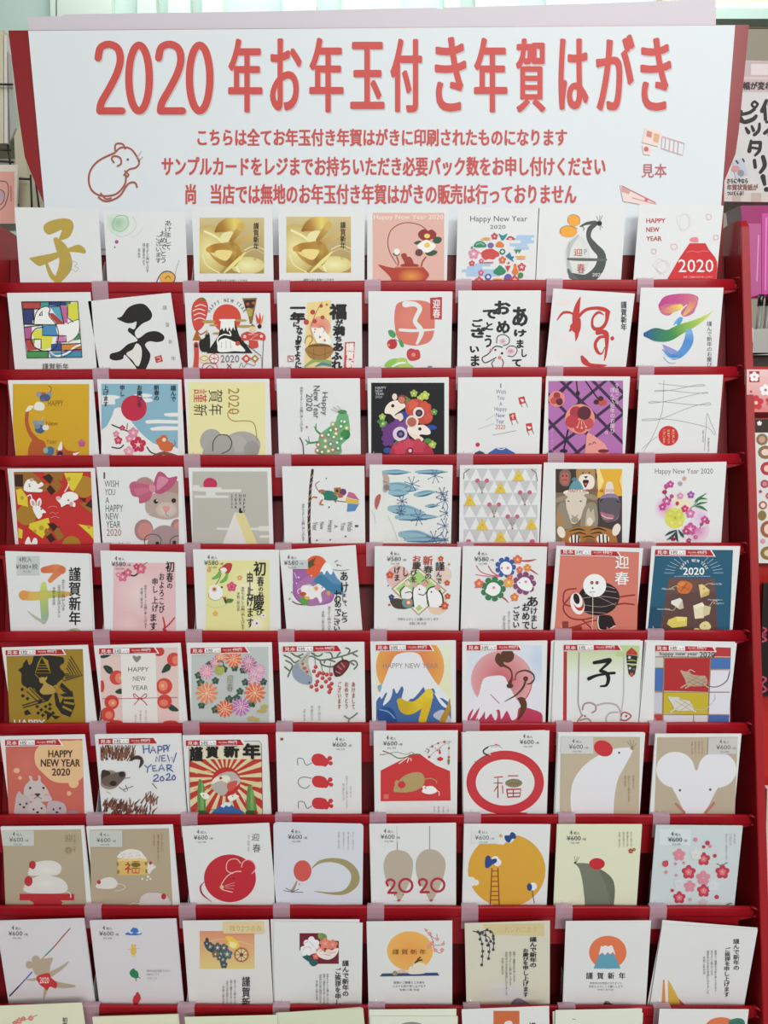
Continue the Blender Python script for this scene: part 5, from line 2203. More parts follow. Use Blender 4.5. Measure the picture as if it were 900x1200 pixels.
card(8,4,'B',422,24,842,32,'d4d8dc',4,'pale card with rounded corners and a brushed gold mouse curve with red head','''
b a09468 602,238,4 640,208,14 700,200,20 760,215,30 800,255,36 802,305,40 760,348,22 700,356,12 615,346,3
c cf5a50 558,250 42,50
b a09468 532,298,6 520,325,12 510,345,14
l 555555 3 480,330 510,348
l 555555 3 470,342 512,350
l 555555 3 540,335 512,348
l 555555 3 560,350 515,350
l 777777 2 500,335 512,348
c b08a80 543,312 4
v 999999 790,66 800,150 @a
v 999999 768,66 778,150 @b
v 999999 746,66 756,148 @d
v 999999 724,66 734,145 @c
n 490 52 600''',rad=4)
card(8,5,'C',32,33,438,28,W5,4,'white card with two grey bodied mice hanging tails up and red 20 20','''
k 9a9a94 5 162,115 162,152
k b8b8b0 3 160,40 161,115
k 9a9a94 5 314,40 314,150
s b8ac98 98,235 105,190 130,160 165,152 205,162 232,195 236,235 225,290 200,345 180,385 165,385 145,345 110,290
s b8ac98 248,235 255,190 280,158 315,148 355,160 384,195 388,235 375,290 352,345 330,385 312,385 292,345 260,290
c b03a40 169,388 8,6
c b03a40 321,388 8,6
l 999999 1.6 145,390 192,390
l 999999 1.6 298,388 345,386
c 777777 150,362 4
c 777777 190,362 4
R b03444 202,318 36,36 25,25
R b03444 352,316 36,36 25,25
l b03444 11 118,318 112,300 130,290 148,300 145,320 125,345 122,352
K b03444 11 120,352 158,352
l b03444 11 270,316 264,298 282,288 300,298 296,318 278,342 274,349
K b03444 11 272,349 310,349
n 84 52 600''')
card(8,6,'C',476,32,880,34,W5,4,'white card with a large yellow moon, ladder and three navy blue mice','''
c d6a23c 675,248 182,172
p dfe0dc 635,92 652,92 680,108 660,128 630,125
c dfe0dc 510,290 16,12
c dfe0dc 530,305 16,14
p dfe0dc 490,275 515,282 530,310 515,322 495,330
C d6a23c 500,252 0
s dfe0dc 655,60 720,60 715,95 690,120 660,100
s 2f4a86 665,85 690,82 700,68 716,78 718,98 700,100 688,118 670,108
c 2f4a86 700,80 10,12
C e4e4e2 632,210 18
C e4e4e2 622,198 18
s 2f4a86 575,192 592,178 600,195 625,192 628,208 605,222 590,235 575,232
C 2f4a86 588,190 12
k 8a4a28 5 606,235 598,408
k 8a4a28 5 634,235 640,408
k 8a4a28 4 606,250 634,250
k 8a4a28 4 604,275 636,275
k 8a4a28 4 603,298 636,298
k 8a4a28 4 602,322 637,322
k 8a4a28 4 601,345 638,345
k 8a4a28 4 600,365 639,365
k 8a4a28 4 599,385 640,385
C e4e4e2 798,322 19
c 2f4a86 782,325 12,18
l 3a3a5a 3 795,342 798,365 805,400
q d8dcd8 510,60 640,122
n 526 56 600''')
card(8,7,'D',32,34,430,34,'dcdfc0',4,'pale yellow card with a grey green mouse rising up, red round ear','''
s 757b68 120,215 190,218 240,245 285,280 302,330 298,400 290,470 175,470 160,380 150,300 135,240
s 6a705e 230,245 285,280 302,330 298,400 285,470 270,350
c c02f34 218,217 37,27
l 555548 2 118,212 112,180
l 555548 2 120,210 126,182
l 555548 2 122,210 136,184
c 3a3a34 116,212 6,5
v 7a5a50 374,66 384,136 @a
v 7a6a60 356,66 366,136 @b
v 7a6a60 338,66 348,136 @d
v 7a6a60 318,66 328,136 @c
f a8483a 376,155 12 e8b070
f 8a6a3a 392,148 8 e8d0a0
n 76 58 600''')
card(8,8,'D',495,38,902,41,'c9d3d0',4,'pale blue green card scattered with red and pink plum blossoms','''
q d4dcda 512,55 658,130
'''+''.join('f %s %d,%d %d e8c8b0\nf %s %d,%d %d e0b8a0\n'%(cc,x,y,s,('d87a80' if cc=='bd3f50' else cc),x,y,s*.5) for x,y,s,cc in [(718,195,32,'bd3f50'),(648,256,34,'bd3f50'),(718,343,32,'bd3f50'),(604,375,30,'bd3f50'),(806,255,34,'bd3f50'),(603,175,30,'d48a96'),(716,282,34,'d48a96'),(653,322,28,'d48a96'),(683,172,28,'d8d8d4'),(602,308,26,'d0d6d4'),(762,318,28,'d4d8d6'),(716,400,22,'c8b8b8')])+'''
C bd3f50 736,118 11
C bd3f50 718,136 8
C d48a96 748,134 8
C bd3f50 770,178 9
C bd3f50 779,371 10
C bd3f50 571,340 8
C c8505e 538,215 15
C b84050 545,205 6
C d48a96 680,102 10
C d48a96 541,254 8
C d48a96 586,215 7
C c8a0a8 590,268 7
C c8a0a8 655,382 8
C d48a96 625,210 6
l 6a7a70 4 780,215 800,222 828,210
l 4a4a48 4 820,412 835,402 850,400
v a88a88 858,72 868,120 @c
v a88a88 840,72 848,130 @b
v a88a88 820,72 830,196 @a
n 550 64 600''')
# ---- row 9
W9 = 'd2cdc6'
card(9,1,'A',-20,48,392,36,W9,4,'cream card with a brown mouse throwing a javelin in red 2020 shorts','''
K 2a2a34 7 46,396 90,350
K 3a58a0 6 88,352 150,285
K b89a50 6 195,225 215,205
K 2a8a6a 6 214,206 250,170
K b0504a 6 250,170 300,112
K 8a4a44 5 298,114 328,80
C b0a084 138,250 18
C b0a084 168,225 19
s b0a084 150,245 175,225 215,220 248,218 238,250 225,290 175,300 155,275
b b0a084 235,295,26 280,270,18 320,238,6
b b0a084 225,325,20 280,345,26 350,350,10
b b0a084 220,350,22 212,380,14 204,412,4
b b0a084 180,315,14 150,320,12 120,318,4
s c0363a 172,305 228,288 240,310 268,335 262,360 235,352 222,370 205,355 185,340
t f0e6e0 186,308 230,336 2020
n 40 66 600''')
card(9,2,'A',420,46,824,38,W9,4,'white card with small blue, yellow, green and red animals in a column','''
s 3f72b4 585,108 600,98 615,105 630,98 650,105 665,100 662,108 640,112 610,112
s 3f72b4 612,95 620,80 640,78 650,92 640,100
C 3f72b4 625,82 7
c d8b050 626,185 14,20
C d8b050 620,160 6
C d8b050 633,160 6
k d8b050 3 600,178 655,172
k d8b050 3 622,200 622,215
k d8b050 3 632,200 633,215
s 2a7a50 608,285 620,270 640,275 650,295 645,312 625,310 612,300
C 2a7a50 625,275 8
k 2a7a50 4 645,305 658,312
k 2a7a50 4 635,310 640,326
C d0d0c8 642,268 10
s b83a38 622,420 630,395 650,385 660,400 652,425 635,440
C b83a38 645,385 8
k b83a38 4 650,415 662,408
v 8a8a8a 0,0 0,0 
t 7a7a7a 688,272 802,284 昨年中は大変お世話になりました
t 7a7a7a 688,289 746,300 本年もどうぞ
t a8a8a8 690,306 736,320 令和二年
n 466 66 600''')
card(9,3,'B',-5,44,400,40,'d8d5c8',1,'cream card with a floral cart picture and a strip of yellowed tape','''
g d48a6a d9c47a 76,92 333,270
l e0c890 2 80,150 200,130 330,160
b 3a4648 110,130,14 115,165,26 140,185,22
f 3f5458 125,165 22 c8b890
f 46585c 160,170 24 d8c8a0
f 3f5054 175,200 22 c8b890
f 55686a 205,200 26 d8c8a0
f 3f5458 185,225 20 c8b890
f 7a6a50 150,200 18 e0d0a0
f 3f5054 110,150 16 c8b890
f 46585c 190,170 20 d8c8a0
f 3f5458 190,250 18 b8a880
f 46585c 170,215 16 d8c8a0
s e8c050 195,120 220,115 255,140 262,170 245,178 215,165 205,145
s f0dc90 215,140 250,150 240,170 220,165
l e09a50 4 190,115 215,150
C b86a48 272,202 35
C dcc890 272,202 27
C 8a5a40 272,202 9
k 6a4030 3 240,202 304,202
k 6a4030 3 272,170 272,234
k 6a4030 3 250,180 294,224
k 6a4030 3 250,224 294,180
V 333333 274,304 314,450 謹賀新
v 555555 236,318 248,445 @a
v 555555 218,318 230,445 @b
v 555555 200,322 212,445 @d
v 555555 182,345 194,430 @c
e d8c48e 186,46 378,44 382,100 188,100
z b09a60 218,62 366,90 残り2つのみ''')
card(9,4,'B',422,46,840,54,'d8d8cc',1,'cream card with a white and coral peony picture over a maroon square','''
p 6f2430 544,102 728,102 728,246 544,246
p d8d8cc 654,102 728,102 728,138 654,138
s d8d8cc 544,190 560,180 600,246 600,250 544,250
c 6a8a48 655,122 18,18
c 7a9a50 640,115 10,14
f e8e4dc 600,155 38 f2ede4
f ece6de 578,180 30 f2ede4
f e6e0d8 612,175 28 f4efe6
l c09088 2 560,180 580,165 600,175
l c09088 2 590,140 610,160
l b08878 2 560,150 585,140
f dc8068 665,150 28 e8a088
f dc7a64 700,155 24 e8a088
f e08a70 640,185 20 e8a088
f d86a58 620,210 16 e8a088
s ecd8c8 640,175 670,190 725,170 715,205 680,225 640,215 625,195
l c08070 3 640,185 670,180 690,195 712,188
l c08070 3 660,200 690,205
c f0c8a8 680,185 14,10
s 2f5a54 560,212 585,205 605,220 590,235
s 2f5a54 588,232 620,225 630,245 605,256
l 2f5a54 5 560,212 590,225 620,250
V 333333 744,228 776,398 謹んで新年の
V 333333 710,264 740,440 ご挨拶を申し
v 555555 670,290 682,440 @a
v 555555 654,290 666,430 @b
v 555555 636,292 650,445 @d
v 555555 620,318 632,412 @c''',backs=[(-0.5,1.4,1.2)])
card(9,5,'C',18,48,420,44,'d8d8cc',1,'white card with an orange sun, 謹賀新年 and a sleeping animal on a blue band','''
g dfa050 e0a850 200,150 250,200
o e0984c e2ad58 222,185 108,92
l a85a50 3 290,80 315,110 330,140 335,175 360,195 372,190
l a85a50 3 315,110 345,130 348,105
l a85a50 3 330,160 375,155 380,140
f d88a80 315,105 10 e8b0a8
f d88a80 325,150 11 e8b0a8
f d88a80 350,130 9 e8b0a8
f d88a80 342,182 10 e8b0a8
f d88a80 372,180 10 e8b0a8
f d88a80 312,165 10 e8b0a8
f d88a80 378,152 8 e8b0a8
f d88a80 298,88 7 e8b0a8
p 3a4a6a 92,290 350,286 360,300 80,304
s dcd4b8 215,290 220,260 250,240 285,240 298,260 295,285 270,292
s d8b090 165,285 175,272 200,276 210,288
k 3a3428 6 246,240 262,228
k 3a3428 6 258,224 270,214
k 3a3428 6 252,232 278,226
c b09a70 152,288 12,11
l 6a5a50 3 145,288 152,280 160,290 150,296
c c8b090 232,250 6,8
t 6a4a2a 140,176 296,200 謹 賀 新 年
t 4a4a4a 146,326 290,338 皆様のご健康とご多幸を
t 4a4a4a 140,343 296,355 心よりお祈り申し上げます
t 4a4a4a 172,360 266,371 令和二年 元旦''')
card(9,6,'C',478,56,878,44,'cfcbb0',1,'yellowish card with dark beaded twig and long brush greeting in vertical lines','''
o d3cca8 cfcbb0 600,90 90,50
o cec8c4 cfcbb0 680,380 150,60
e cdbd88 560,60 852,54 854,116 600,110
z b8a470 665,70 818,100 れいわ二の夕
l 42424a 5 518,92 545,98 575,90 605,95 615,130 612,175
l 42424a 4 540,98 555,130 562,190 560,250
l 42424a 4 575,92 578,130 595,160 590,220
l 42424a 4 560,110 590,120 600,140
'''+''.join('C 42424a %d,%d 7\n'%p for p in [(550,105),(562,100),(583,86),(600,95),(612,115),(613,128),(550,130),(560,152),(580,135),(600,140),(586,158),(563,186),(560,210),(592,188),(612,178),(590,220),(558,250),(575,110),(540,95),(614,148),(590,155)])+'''
s 8a8084 690,440 710,410 735,405 755,415 780,430 785,445 690,445
l 5a5058 3 700,430 730,412 760,425
V 2a2a28 782,118 816,262 謹んで新年の
V 2a2a28 750,172 778,250 お慶びを
V 2a2a28 750,250 778,400 申し上げます
v 4f4f4a 704,186 716,330 @b
v 4f4f4a 686,186 698,345 @a
v 4f4f4a 668,186 680,390 @d
v 4f4f4a 650,214 662,292 @c''')
card(9,7,'D',32,46,432,43,'d8d8cc',1,'white card with a blue Mount Fuji before an orange oval and bold 謹賀新年','''
c d8744a 229,192 88,78
p 5f9aa6 190,200 258,200 290,268 162,268
p dedfd8 198,160 250,160 266,205 252,190 240,202 228,190 216,205 204,192 186,205
p d8744a 196,158 206,165 218,158 230,165 242,158 254,162 250,155 196,155
V 222222 126,286 160,318 謹
V 222222 178,286 210,318 賀
V 222222 229,286 260,318 新
V 222222 280,286 312,318 年
t 4a4a4a 146,330 294,342 昨年中はお世話になりました
t 4a4a4a 140,346 300,358 本年もよろしくお願いします
t 4a4a4a 180,362 256,371 令和二年元旦
s 4a3c38 206,440 215,425 235,428 262,440 250,448 210,448
l 4a3c38 3 212,432 218,422 230,422 240,430''')
card(9,8,'D',484,60,932,86,'d8d8cc',1,'cream card with long vertical greeting and orange and yellow wedges at its lower left','''
l c0908c 3 494,322 502,420
p d08a50 488,320 496,322 500,440 480,440
p e2dcd0 496,322 510,322 514,440 500,440
p d0a840 510,318 525,340 562,412 570,440 512,440
p c05a48 562,408 600,448 570,448
V 33332e 816,128 846,276 謹んで新年の
V 33332e 776,168 804,256 ご挨拶を
V 33332e 772,256 800,400 申し上げます
v 55554e 728,180 740,375 @b
v 55554e 710,180 722,300 @a
v 55554e 692,180 704,385 @d
v 55554e 674,208 686,292 @c
C 333333 690,440 4''',backs=[(-3.2,2.2,-1.5)])
# ---- row 10 (only their tops show)
card(10,1,'A',-20,76,384,60,'dedcb8',1,'cream yellow card in the bottom row with a pink plum twig, at far left','''
l b08a80 4 60,155 90,145 120,140 150,128 175,118
f d08a7a 90,145 16 e0a898
f c87a6c 110,135 12 e0a898
f d08a7a 145,132 14 e0a898
f c87a6c 70,155 12 e0a898
V 444444 292,128 318,200 初春の''')
card(10,2,'A',432,128,832,116,'dedcb8',1,'plain cream card in the bottom row under the green and red animals card','',backs=[(0.4,-1.4,0)])
card(10,3,'B',5,128,440,118,'d8dcb8',1,'plain cream card in the bottom row under the floral cart card','')
card(10,4,'B',440,108,842,86,'d2d8b4',1,'pale green card in the bottom row, raised at its right corner','',backs=[(0.3,-1.6,1.0),(0.3,-3.2,0.6)])
card(10,5,'C',36,124,446,124,'dcdfc4',1,'cream card in the bottom row with a small dark arc at its top edge','''
s 8a8c80 190,156 230,150 270,156 270,164 190,164''',backs=[(0.2,7.0,0.6)])
card(10,6,'C',464,92,874,76,'dcdccf',1,'white card in the bottom row with an orange rectangle and mouse head','''
r c86a3c 613,98 735,260
s e0d8cc 662,170 668,150 690,145 702,155 700,200 665,200
V 333333 778,152 812,240 謹賀''')
card(10,7,'D',24,96,430,88,'dcdfc4',1,'white card in the bottom row leaning over blank cards beside a plastic clip','''
l 6a6a60 3 104,138 118,137''',backs=[(2.0,-8.0,0),(1.0,-4.0,1.2)])
card(10,8,'D',512,90,930,92,'dcdccf',1,'white card in the bottom row with an orange sun and green pine crown','''
c d8744a 800,178 75,50
s 3f7460 835,150 850,138 880,132 905,140 912,160 900,175 860,178 840,168
l 2f5a48 3 850,160 880,150 900,162''')
# ---------------------------------------------------------------- where the tiers stand
LV = [329, 431, 532.5, 637, 739, 847, 954.5, 1061.5, 1178, 1290]        # height of each lip in the photograph
PITCH_MM = .110
def tier_point(v): return at_d(437, v, F*PITCH_MM/(105.8+(v-331)*(5.4/846)))
TP = [tier_point(v) for v in LV]; TY = [p.y for p in TP]; TZ = [p.z for p in TP]
XR = at_d(873, 329, F*PITCH_MM/105.8).x; XL = 2*TP[0].x-XR-.019
PANEL, FLOORDROP = .050, .0485
YH = TY[0]+.036                                                              # face of the header poster
# ---------------------------------------------------------------- the room
floor = box('floor', (-3, -3, -.02), (4, 4.2, 0), M['floor']); floor['kind'] = 'structure'
ceil = box('ceiling', (-3, -3, 3.0), (4, 4.2, 3.05), M['ceil']); ceil['kind'] = 'structure'
wb = box('wall_back', (-3, 4.0, 0), (4, 4.1, 3.0), M['beige']); wb['kind'] = 'structure'
wr_ = box('wall_right', (3.9, -3, 0), (4, 4.0, 3.0), M['beige']); wr_['kind'] = 'structure'
wl_ = box('wall_left', (-3, -3, 0), (-2.9, 4.0, 3.0), M['mint']); wl_['kind'] = 'structure'
# ---------------------------------------------------------------- the red display rack
rack = tag(empty('display_rack', ((XL+XR)/2, TY[5]+.1, 0)), 'large red tiered display rack holding the rows of square greeting cards', 'rack')
RO = rack.location.copy()
def put(o):                      # world-built part hung under the rack
    o.parent = rack; o.matrix_parent_inverse = Matrix.Translation(-RO); return o
def lip_mesh():
    prof = []
    for k in range(14):
        a = 2*math.pi*k/14; prof.append((.0024*math.copysign(abs(math.cos(a))**.35, math.cos(a)), -.0065+.0065*math.copysign(abs(math.sin(a))**.45, math.sin(a))))
    x0, x1 = XL+.012, XR-.014; N = 24; vs, fs = [], []
    rr = random.Random(3)
    for i in range(N+1):
        x = x0+(x1-x0)*i/N; j = rr.uniform(-.0004, .0004)
        for (y, z) in prof: vs.append((x, y+j*.5, z+j))
    for i in range(N):
        for k in range(14): fs.append((i*14+k, (i+1)*14+k, (i+1)*14+(k+1) % 14, i*14+(k+1) % 14))
    fs.append(tuple(range(14))); fs.append(tuple(N*14+k for k in range(14))[::-1])
    me = pym('tier_lip', vs, fs); me.shade_smooth(); me.materials.append(M['lip']); return me
LIP = lip_mesh()
PM = pym('tier_panel', [(x, y, z) for y in (-.001, .0012) for x, z in ((XL+.011, -.006), (XL+.011, -.014), (XL+.026, -.018), (XL+.026, -PANEL), (XR-.028, -PANEL), (XR-.028, -.018), (XR-.011, -.014), (XR-.011, -.006))],
    [tuple(range(8)), tuple(range(15, 7, -1))]+[(i, i+8, (i+1) % 8+8, (i+1) % 8) for i in range(8)]); PM.materials.append(M['red'])
bm = bmesh.new(); box_into(bm, (XL+.026, .001, -PANEL-.0012), (XR-.028, .0275, -FLOORDROP-.0008)); FM = bpy.data.meshes.new('pocket_floor'); bm.to_mesh(FM); bm.free(); FM.materials.append(M['dark'])
def hook_mesh():                 # the curled tab that ends each lip
    pts = [(0, -.002, .001), (.004, -.005, .002), (.008, -.006, -.001), (.010, -.005, -.006), (.008, -.0035, -.011), (.003, -.003, -.012)]
    bm = bmesh.new()
    for a, b in zip(pts, pts[1:]):
        q = [bm.verts.new((p[0], p[1]+o, p[2])) for p, o in ((a, -.0008), (b, -.0008), (b, .005), (a, .005))]; bm.faces.new(q)
    bmesh.ops.remove_doubles(bm, verts=bm.verts, dist=1e-5)
    bmesh.ops.solidify(bm, geom=bm.faces[:], thickness=.0012)
    me = bpy.data.meshes.new('lip_hook'); bm.to_mesh(me); bm.free(); me.shade_smooth(); me.materials.append(M['lip']); return me
HK = hook_mesh()
def clip_mesh():                 # frosted band folded over the lip
    pts = [(-.0042, -.027), (-.0046, -.006), (-.0040, .0008), (-.0008, .0016), (.0035, .0012), (.0046, -.004), (.0048, -.020)]
    bm = bmesh.new(); w = .0098
    for a, b in zip(pts, pts[1:]): bm.faces.new([bm.verts.new(p) for p in ((-w, *a), (w, *a), (w, *b), (-w, *b))])
    bmesh.ops.remove_doubles(bm, verts=bm.verts, dist=1e-5); bmesh.ops.solidify(bm, geom=bm.faces[:], thickness=.0006)
    me = bpy.data.meshes.new('divider_clip'); bm.to_mesh(me); bm.free(); me.materials.append(M['clip']); return me
CM = clip_mesh()
def plate_mesh():                # clear divider standing back from the clip
    out = [(.0, .001), (.004, .006), (.009, .014), (.013, .021), (.018, .026), (.024, .027), (.024, -.050), (.0025, -.050)]
    bm = bmesh.new(); vs = [bm.verts.new((0, y, z)) for y, z in out]; vb = [bm.verts.new((.0007, y, z)) for y, z in out]; bm.faces.new(vs); bm.faces.new(vb[::-1])
    for i in range(8): bm.faces.new((vs[i], vb[i], vb[(i+1) % 8], vs[(i+1) % 8]))
    me = bpy.data.meshes.new('divider_plate'); bm.to_mesh(me); bm.free(); me.materials.append(M['plate']); return me
DM = plate_mesh()
CLIPS = [(118, 755.5), (119, 756), (119.5, 757), (119.7, 758), (119.7, 767.5), (115.6, 770), (112, 774), (110, 770.5), (107.5, 775), (107, 775)]
for r in range(10):
    y, z = TY[r], TZ[r]
    for me, nm in ((LIP, 'tier_lip'), (PM, 'tier_panel'), (FM, 'pocket_floor')):
        o = link(nm, me); o.location = (0, y, z); put(o)
    for sx, xx in ((1, XR-.016), (-1, XL+.014)):
        o = link('lip_hook', HK); o.location = (xx, y-.001, z); o.scale = (sx, 1, 1); put(o)
    a, b = CLIPS[r]
    for k in range(7):
        p = at_y(a+(b-a)*k/6, LV[r], y)
        o = link('divider_clip', CM); o.location = (p.x, y, z); put(o)
        o = link('divider_plate', DM); o.location = (p.x-.001, y+.0045, z); put(o)
def side_panel(x0, x1, nm='side_panel'):
    slope = (TY[0]-TY[8])/(TZ[0]-TZ[8]); zt = at_y(870, 255, TY[0]-.012).z
    yf = lambda z: TY[0]-.013+slope*(z-TZ[0])
    prof = [(yf(0), 0), (yf(zt-.008), zt-.008), (yf(zt)+.006, zt), (yf(zt)+.03, zt+.001), (yf(zt)+.16, zt-.02), (yf(0)+.30, 0)]
    return put(prism(nm, [(x0, a, b) for a, b in prof], (x1-x0, 0, 0), M['side'], None, .0007))
side_panel(XR-.010, XR); side_panel(XL, XL+.010)
slope = (TY[0]-TY[8])/(TZ[0]-TZ[8])
zb = at_y(437, 301, YH).z
bp = put(prism('back_panel', [(XL+.011, YH+.010, zb), (XR-.011, YH+.010, zb), (XR-.011, YH+.010+slope*(.1-zb)+.03, .1), (XL+.011, YH+.010+slope*(.1-zb)+.03, .1)], (0, .006, 0), M['dark']))
put(box('base_panel', (XL+.012, TY[9]+.002, .02), (XR-.012, TY[9]+.012, TZ[9]-.06), M['red']))
put(sheet('header_board', [(9.7, 35.7), (877.8, 29), (871, 100), (866, 152), (862, 180), (849, 212), (846, 330), (50, 330), (52, 240), (35.7, 201), (29, 184), (21.7, 134)], YH+.003, .004, M['header']))
# ---------------------------------------------------------------- the header poster and the sheet behind it
P0 = at_y(447, 298, YH)
poster = tag(empty('header_poster', P0), 'wide white poster with big red Japanese lettering 2020年お年玉付き年賀はがき and a line drawn mouse', 'poster')
PP = [(33, 36), (861.5, 29.5), (840.5, 299), (57.4, 299)]
vs = [at_y(x, y, YH)-P0 for x, y in PP]
prism('poster_sheet', vs, (0, .0012, 0), paper((.74, .77, .795)), poster)
ink = Ink(0, 0, 1, PP, 'dde6ea')
hd = ''
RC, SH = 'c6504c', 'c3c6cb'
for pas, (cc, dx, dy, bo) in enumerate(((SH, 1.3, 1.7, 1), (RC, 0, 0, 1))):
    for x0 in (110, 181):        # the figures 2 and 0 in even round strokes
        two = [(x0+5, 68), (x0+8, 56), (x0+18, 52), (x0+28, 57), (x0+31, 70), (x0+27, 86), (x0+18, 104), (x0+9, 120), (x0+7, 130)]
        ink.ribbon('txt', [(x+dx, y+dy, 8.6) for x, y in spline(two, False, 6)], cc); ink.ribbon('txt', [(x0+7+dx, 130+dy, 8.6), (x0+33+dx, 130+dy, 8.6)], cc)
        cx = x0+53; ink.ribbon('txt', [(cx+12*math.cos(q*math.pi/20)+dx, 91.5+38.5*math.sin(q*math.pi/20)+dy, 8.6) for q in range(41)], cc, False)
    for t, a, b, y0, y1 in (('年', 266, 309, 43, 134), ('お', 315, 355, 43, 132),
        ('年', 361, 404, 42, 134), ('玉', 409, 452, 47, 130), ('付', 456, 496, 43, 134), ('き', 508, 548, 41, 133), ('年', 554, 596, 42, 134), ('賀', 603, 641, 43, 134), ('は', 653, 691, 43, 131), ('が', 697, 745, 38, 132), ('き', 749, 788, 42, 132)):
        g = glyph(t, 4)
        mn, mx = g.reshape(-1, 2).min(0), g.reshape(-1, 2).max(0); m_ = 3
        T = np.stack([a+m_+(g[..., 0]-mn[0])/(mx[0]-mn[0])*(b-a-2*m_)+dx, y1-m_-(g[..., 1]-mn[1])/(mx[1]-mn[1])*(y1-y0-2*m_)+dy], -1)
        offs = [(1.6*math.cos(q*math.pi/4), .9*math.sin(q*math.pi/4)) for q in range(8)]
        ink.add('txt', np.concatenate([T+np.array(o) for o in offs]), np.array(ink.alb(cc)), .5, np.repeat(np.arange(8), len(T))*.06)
for t, b in (('こちらは全てお年玉付き年賀はがきに印刷されたものになります', (232, 151, 664, 171)), ('サンプルカードをレジまでお持ちいただき必要パック数をお申し付けください', (190, 184, 709, 206)),
             ('尚　当店では無地のお年玉付き年賀はがきの販売は行っておりません', (218, 216, 675, 239))):
    ink.text('txt', t, b, 'c25350', .55, 'h', 2)
ink.text('txt', '見本', (752, 192, 781, 208), 'b8646c', .15)
ink.draw('''
l a35a4c 2.2 135,179 115,189 105,203 106,220 117,229 135,228 146,217 148,205
l a35a4c 2.2 115,231 125,236 140,230 150,216 158,214 161,220
l a35a4c 2 135,179 142,173 154,175 163,189 160,196 151,199 145,206
l a35a4c 2 135,177 136,169 144,169 147,175
l a35a4c 2 134,191 131,186 134,183 141,185 142,192 137,195
c 7a3c34 150,187 1.4
c 7a3c34 163,188 1.6
l a35a4c 1.8 146,200 151,205 148,208
l a35a4c 1.8 118,226 124,233 131,232
l c9a8a0 .8 160,186 166,177
l c9a8a0 .8 162,188 168,184
''')
ink.parts['mouse'] = ink.parts.pop('pic')
ink.draw('''
p e8d8d4 756,150 775,155 771,172 752,167
p c98a84 758,153 764,155 763,162 757,160
p d6b08a 766,156 773,158 771,168 765,166
p ead9d6 752,170 764,172 762,182 754,181
c c86a70 757,175 3
k d8a8b0 .8 776,160 802,168 800,182 775,174 776,160
k d8a8b0 .8 780,162 779,175
k d8a8b0 .8 785,163 784,177
k d8a8b0 .8 790,165 789,179
k d8a8b0 .8 795,166 794,180
p e6d6d2 726,216 768,236 770,243 730,236
p c9a09c 728,219 738,224 737,228 728,225
k b0787c 1.4 728,218 768,238
k c88a90 1 740,232 770,240
c c46a74 757,234 2.2
l b8b0bc 1.2 58,294 120,292 200,294
''')
ink.build({'txt': 'poster_lettering', 'mouse': 'mouse_drawing', 'pic': 'sample_picture'}, P0, YH, 0, poster, M['ink'])
tag(sheet('backing_strip', [(31.5, 20), (75, 18.5), (75.3, 16.8), (300, 13.5), (460, 10), (512, 9), (516, 11), (522, 8.8), (700, 4), (839, -1.5), (839, 60), (40, 60)], YH+.012, .0012, M['strip']),
    'pale lilac translucent sheet standing up behind the top of the white header poster', 'sheet')
# ---------------------------------------------------------------- the cards
OX = {'A': 0, 'B': 215, 'C': 425, 'D': 645}
OYS = [236, 332, 434, 536, 636, 744, 852, 958, 1068, 1160]
WROW = ['e0e4e4']*4+['dedfda']*4+['d8d8cc']*2
ORD = ['top', 'second', 'third', 'fourth', 'fifth', 'sixth', 'seventh', 'eighth', 'ninth', 'lowest']
def rounded(w, h, r, n=4):
    r = max(r, .0004); P = []
    for cx, cz, a0 in ((w/2-r, r, -90), (w/2-r, h-r, 0), (-w/2+r, h-r, 90), (-w/2+r, r, 180)):
        for k in range(n+1): a = math.radians(a0+90*k/n); P.append((cx+r*math.cos(a), cz+r*math.sin(a)))
    return P
def sheets(name, w, h, n, rad, m, parent, seed):
    rr = random.Random(seed); bm = bmesh.new(); th = .00042
    for i in range(n):
        dx, dz = (0, 0) if i == 0 else (rr.uniform(-.0004, .0004), rr.uniform(-.0003, .0001)); P = rounded(w, h, rad, 4 if rad > .001 else 2); y = i*th*1.06
        a = [bm.verts.new((x+dx, y, z+dz)) for x, z in P]; b = [bm.verts.new((x+dx, y+th, z+dz)) for x, z in P]; bm.faces.new(a); bm.faces.new(b[::-1])
        for k in range(len(P)): bm.faces.new((a[k], b[k], b[(k+1) % len(P)], a[(k+1) % len(P)]))
    bmesh.ops.recalc_face_normals(bm, faces=bm.faces); me = bpy.data.meshes.new(name); bm.to_mesh(me); bm.free(); return link(name, me, m, parent)
PARTS = {'pic': 'printed_picture', 'txt': 'printed_lettering', 'sticker': 'price_sticker', 'label': 'sample_banner', 'label_text': 'price_text', 'tape': 'tape_strip'}
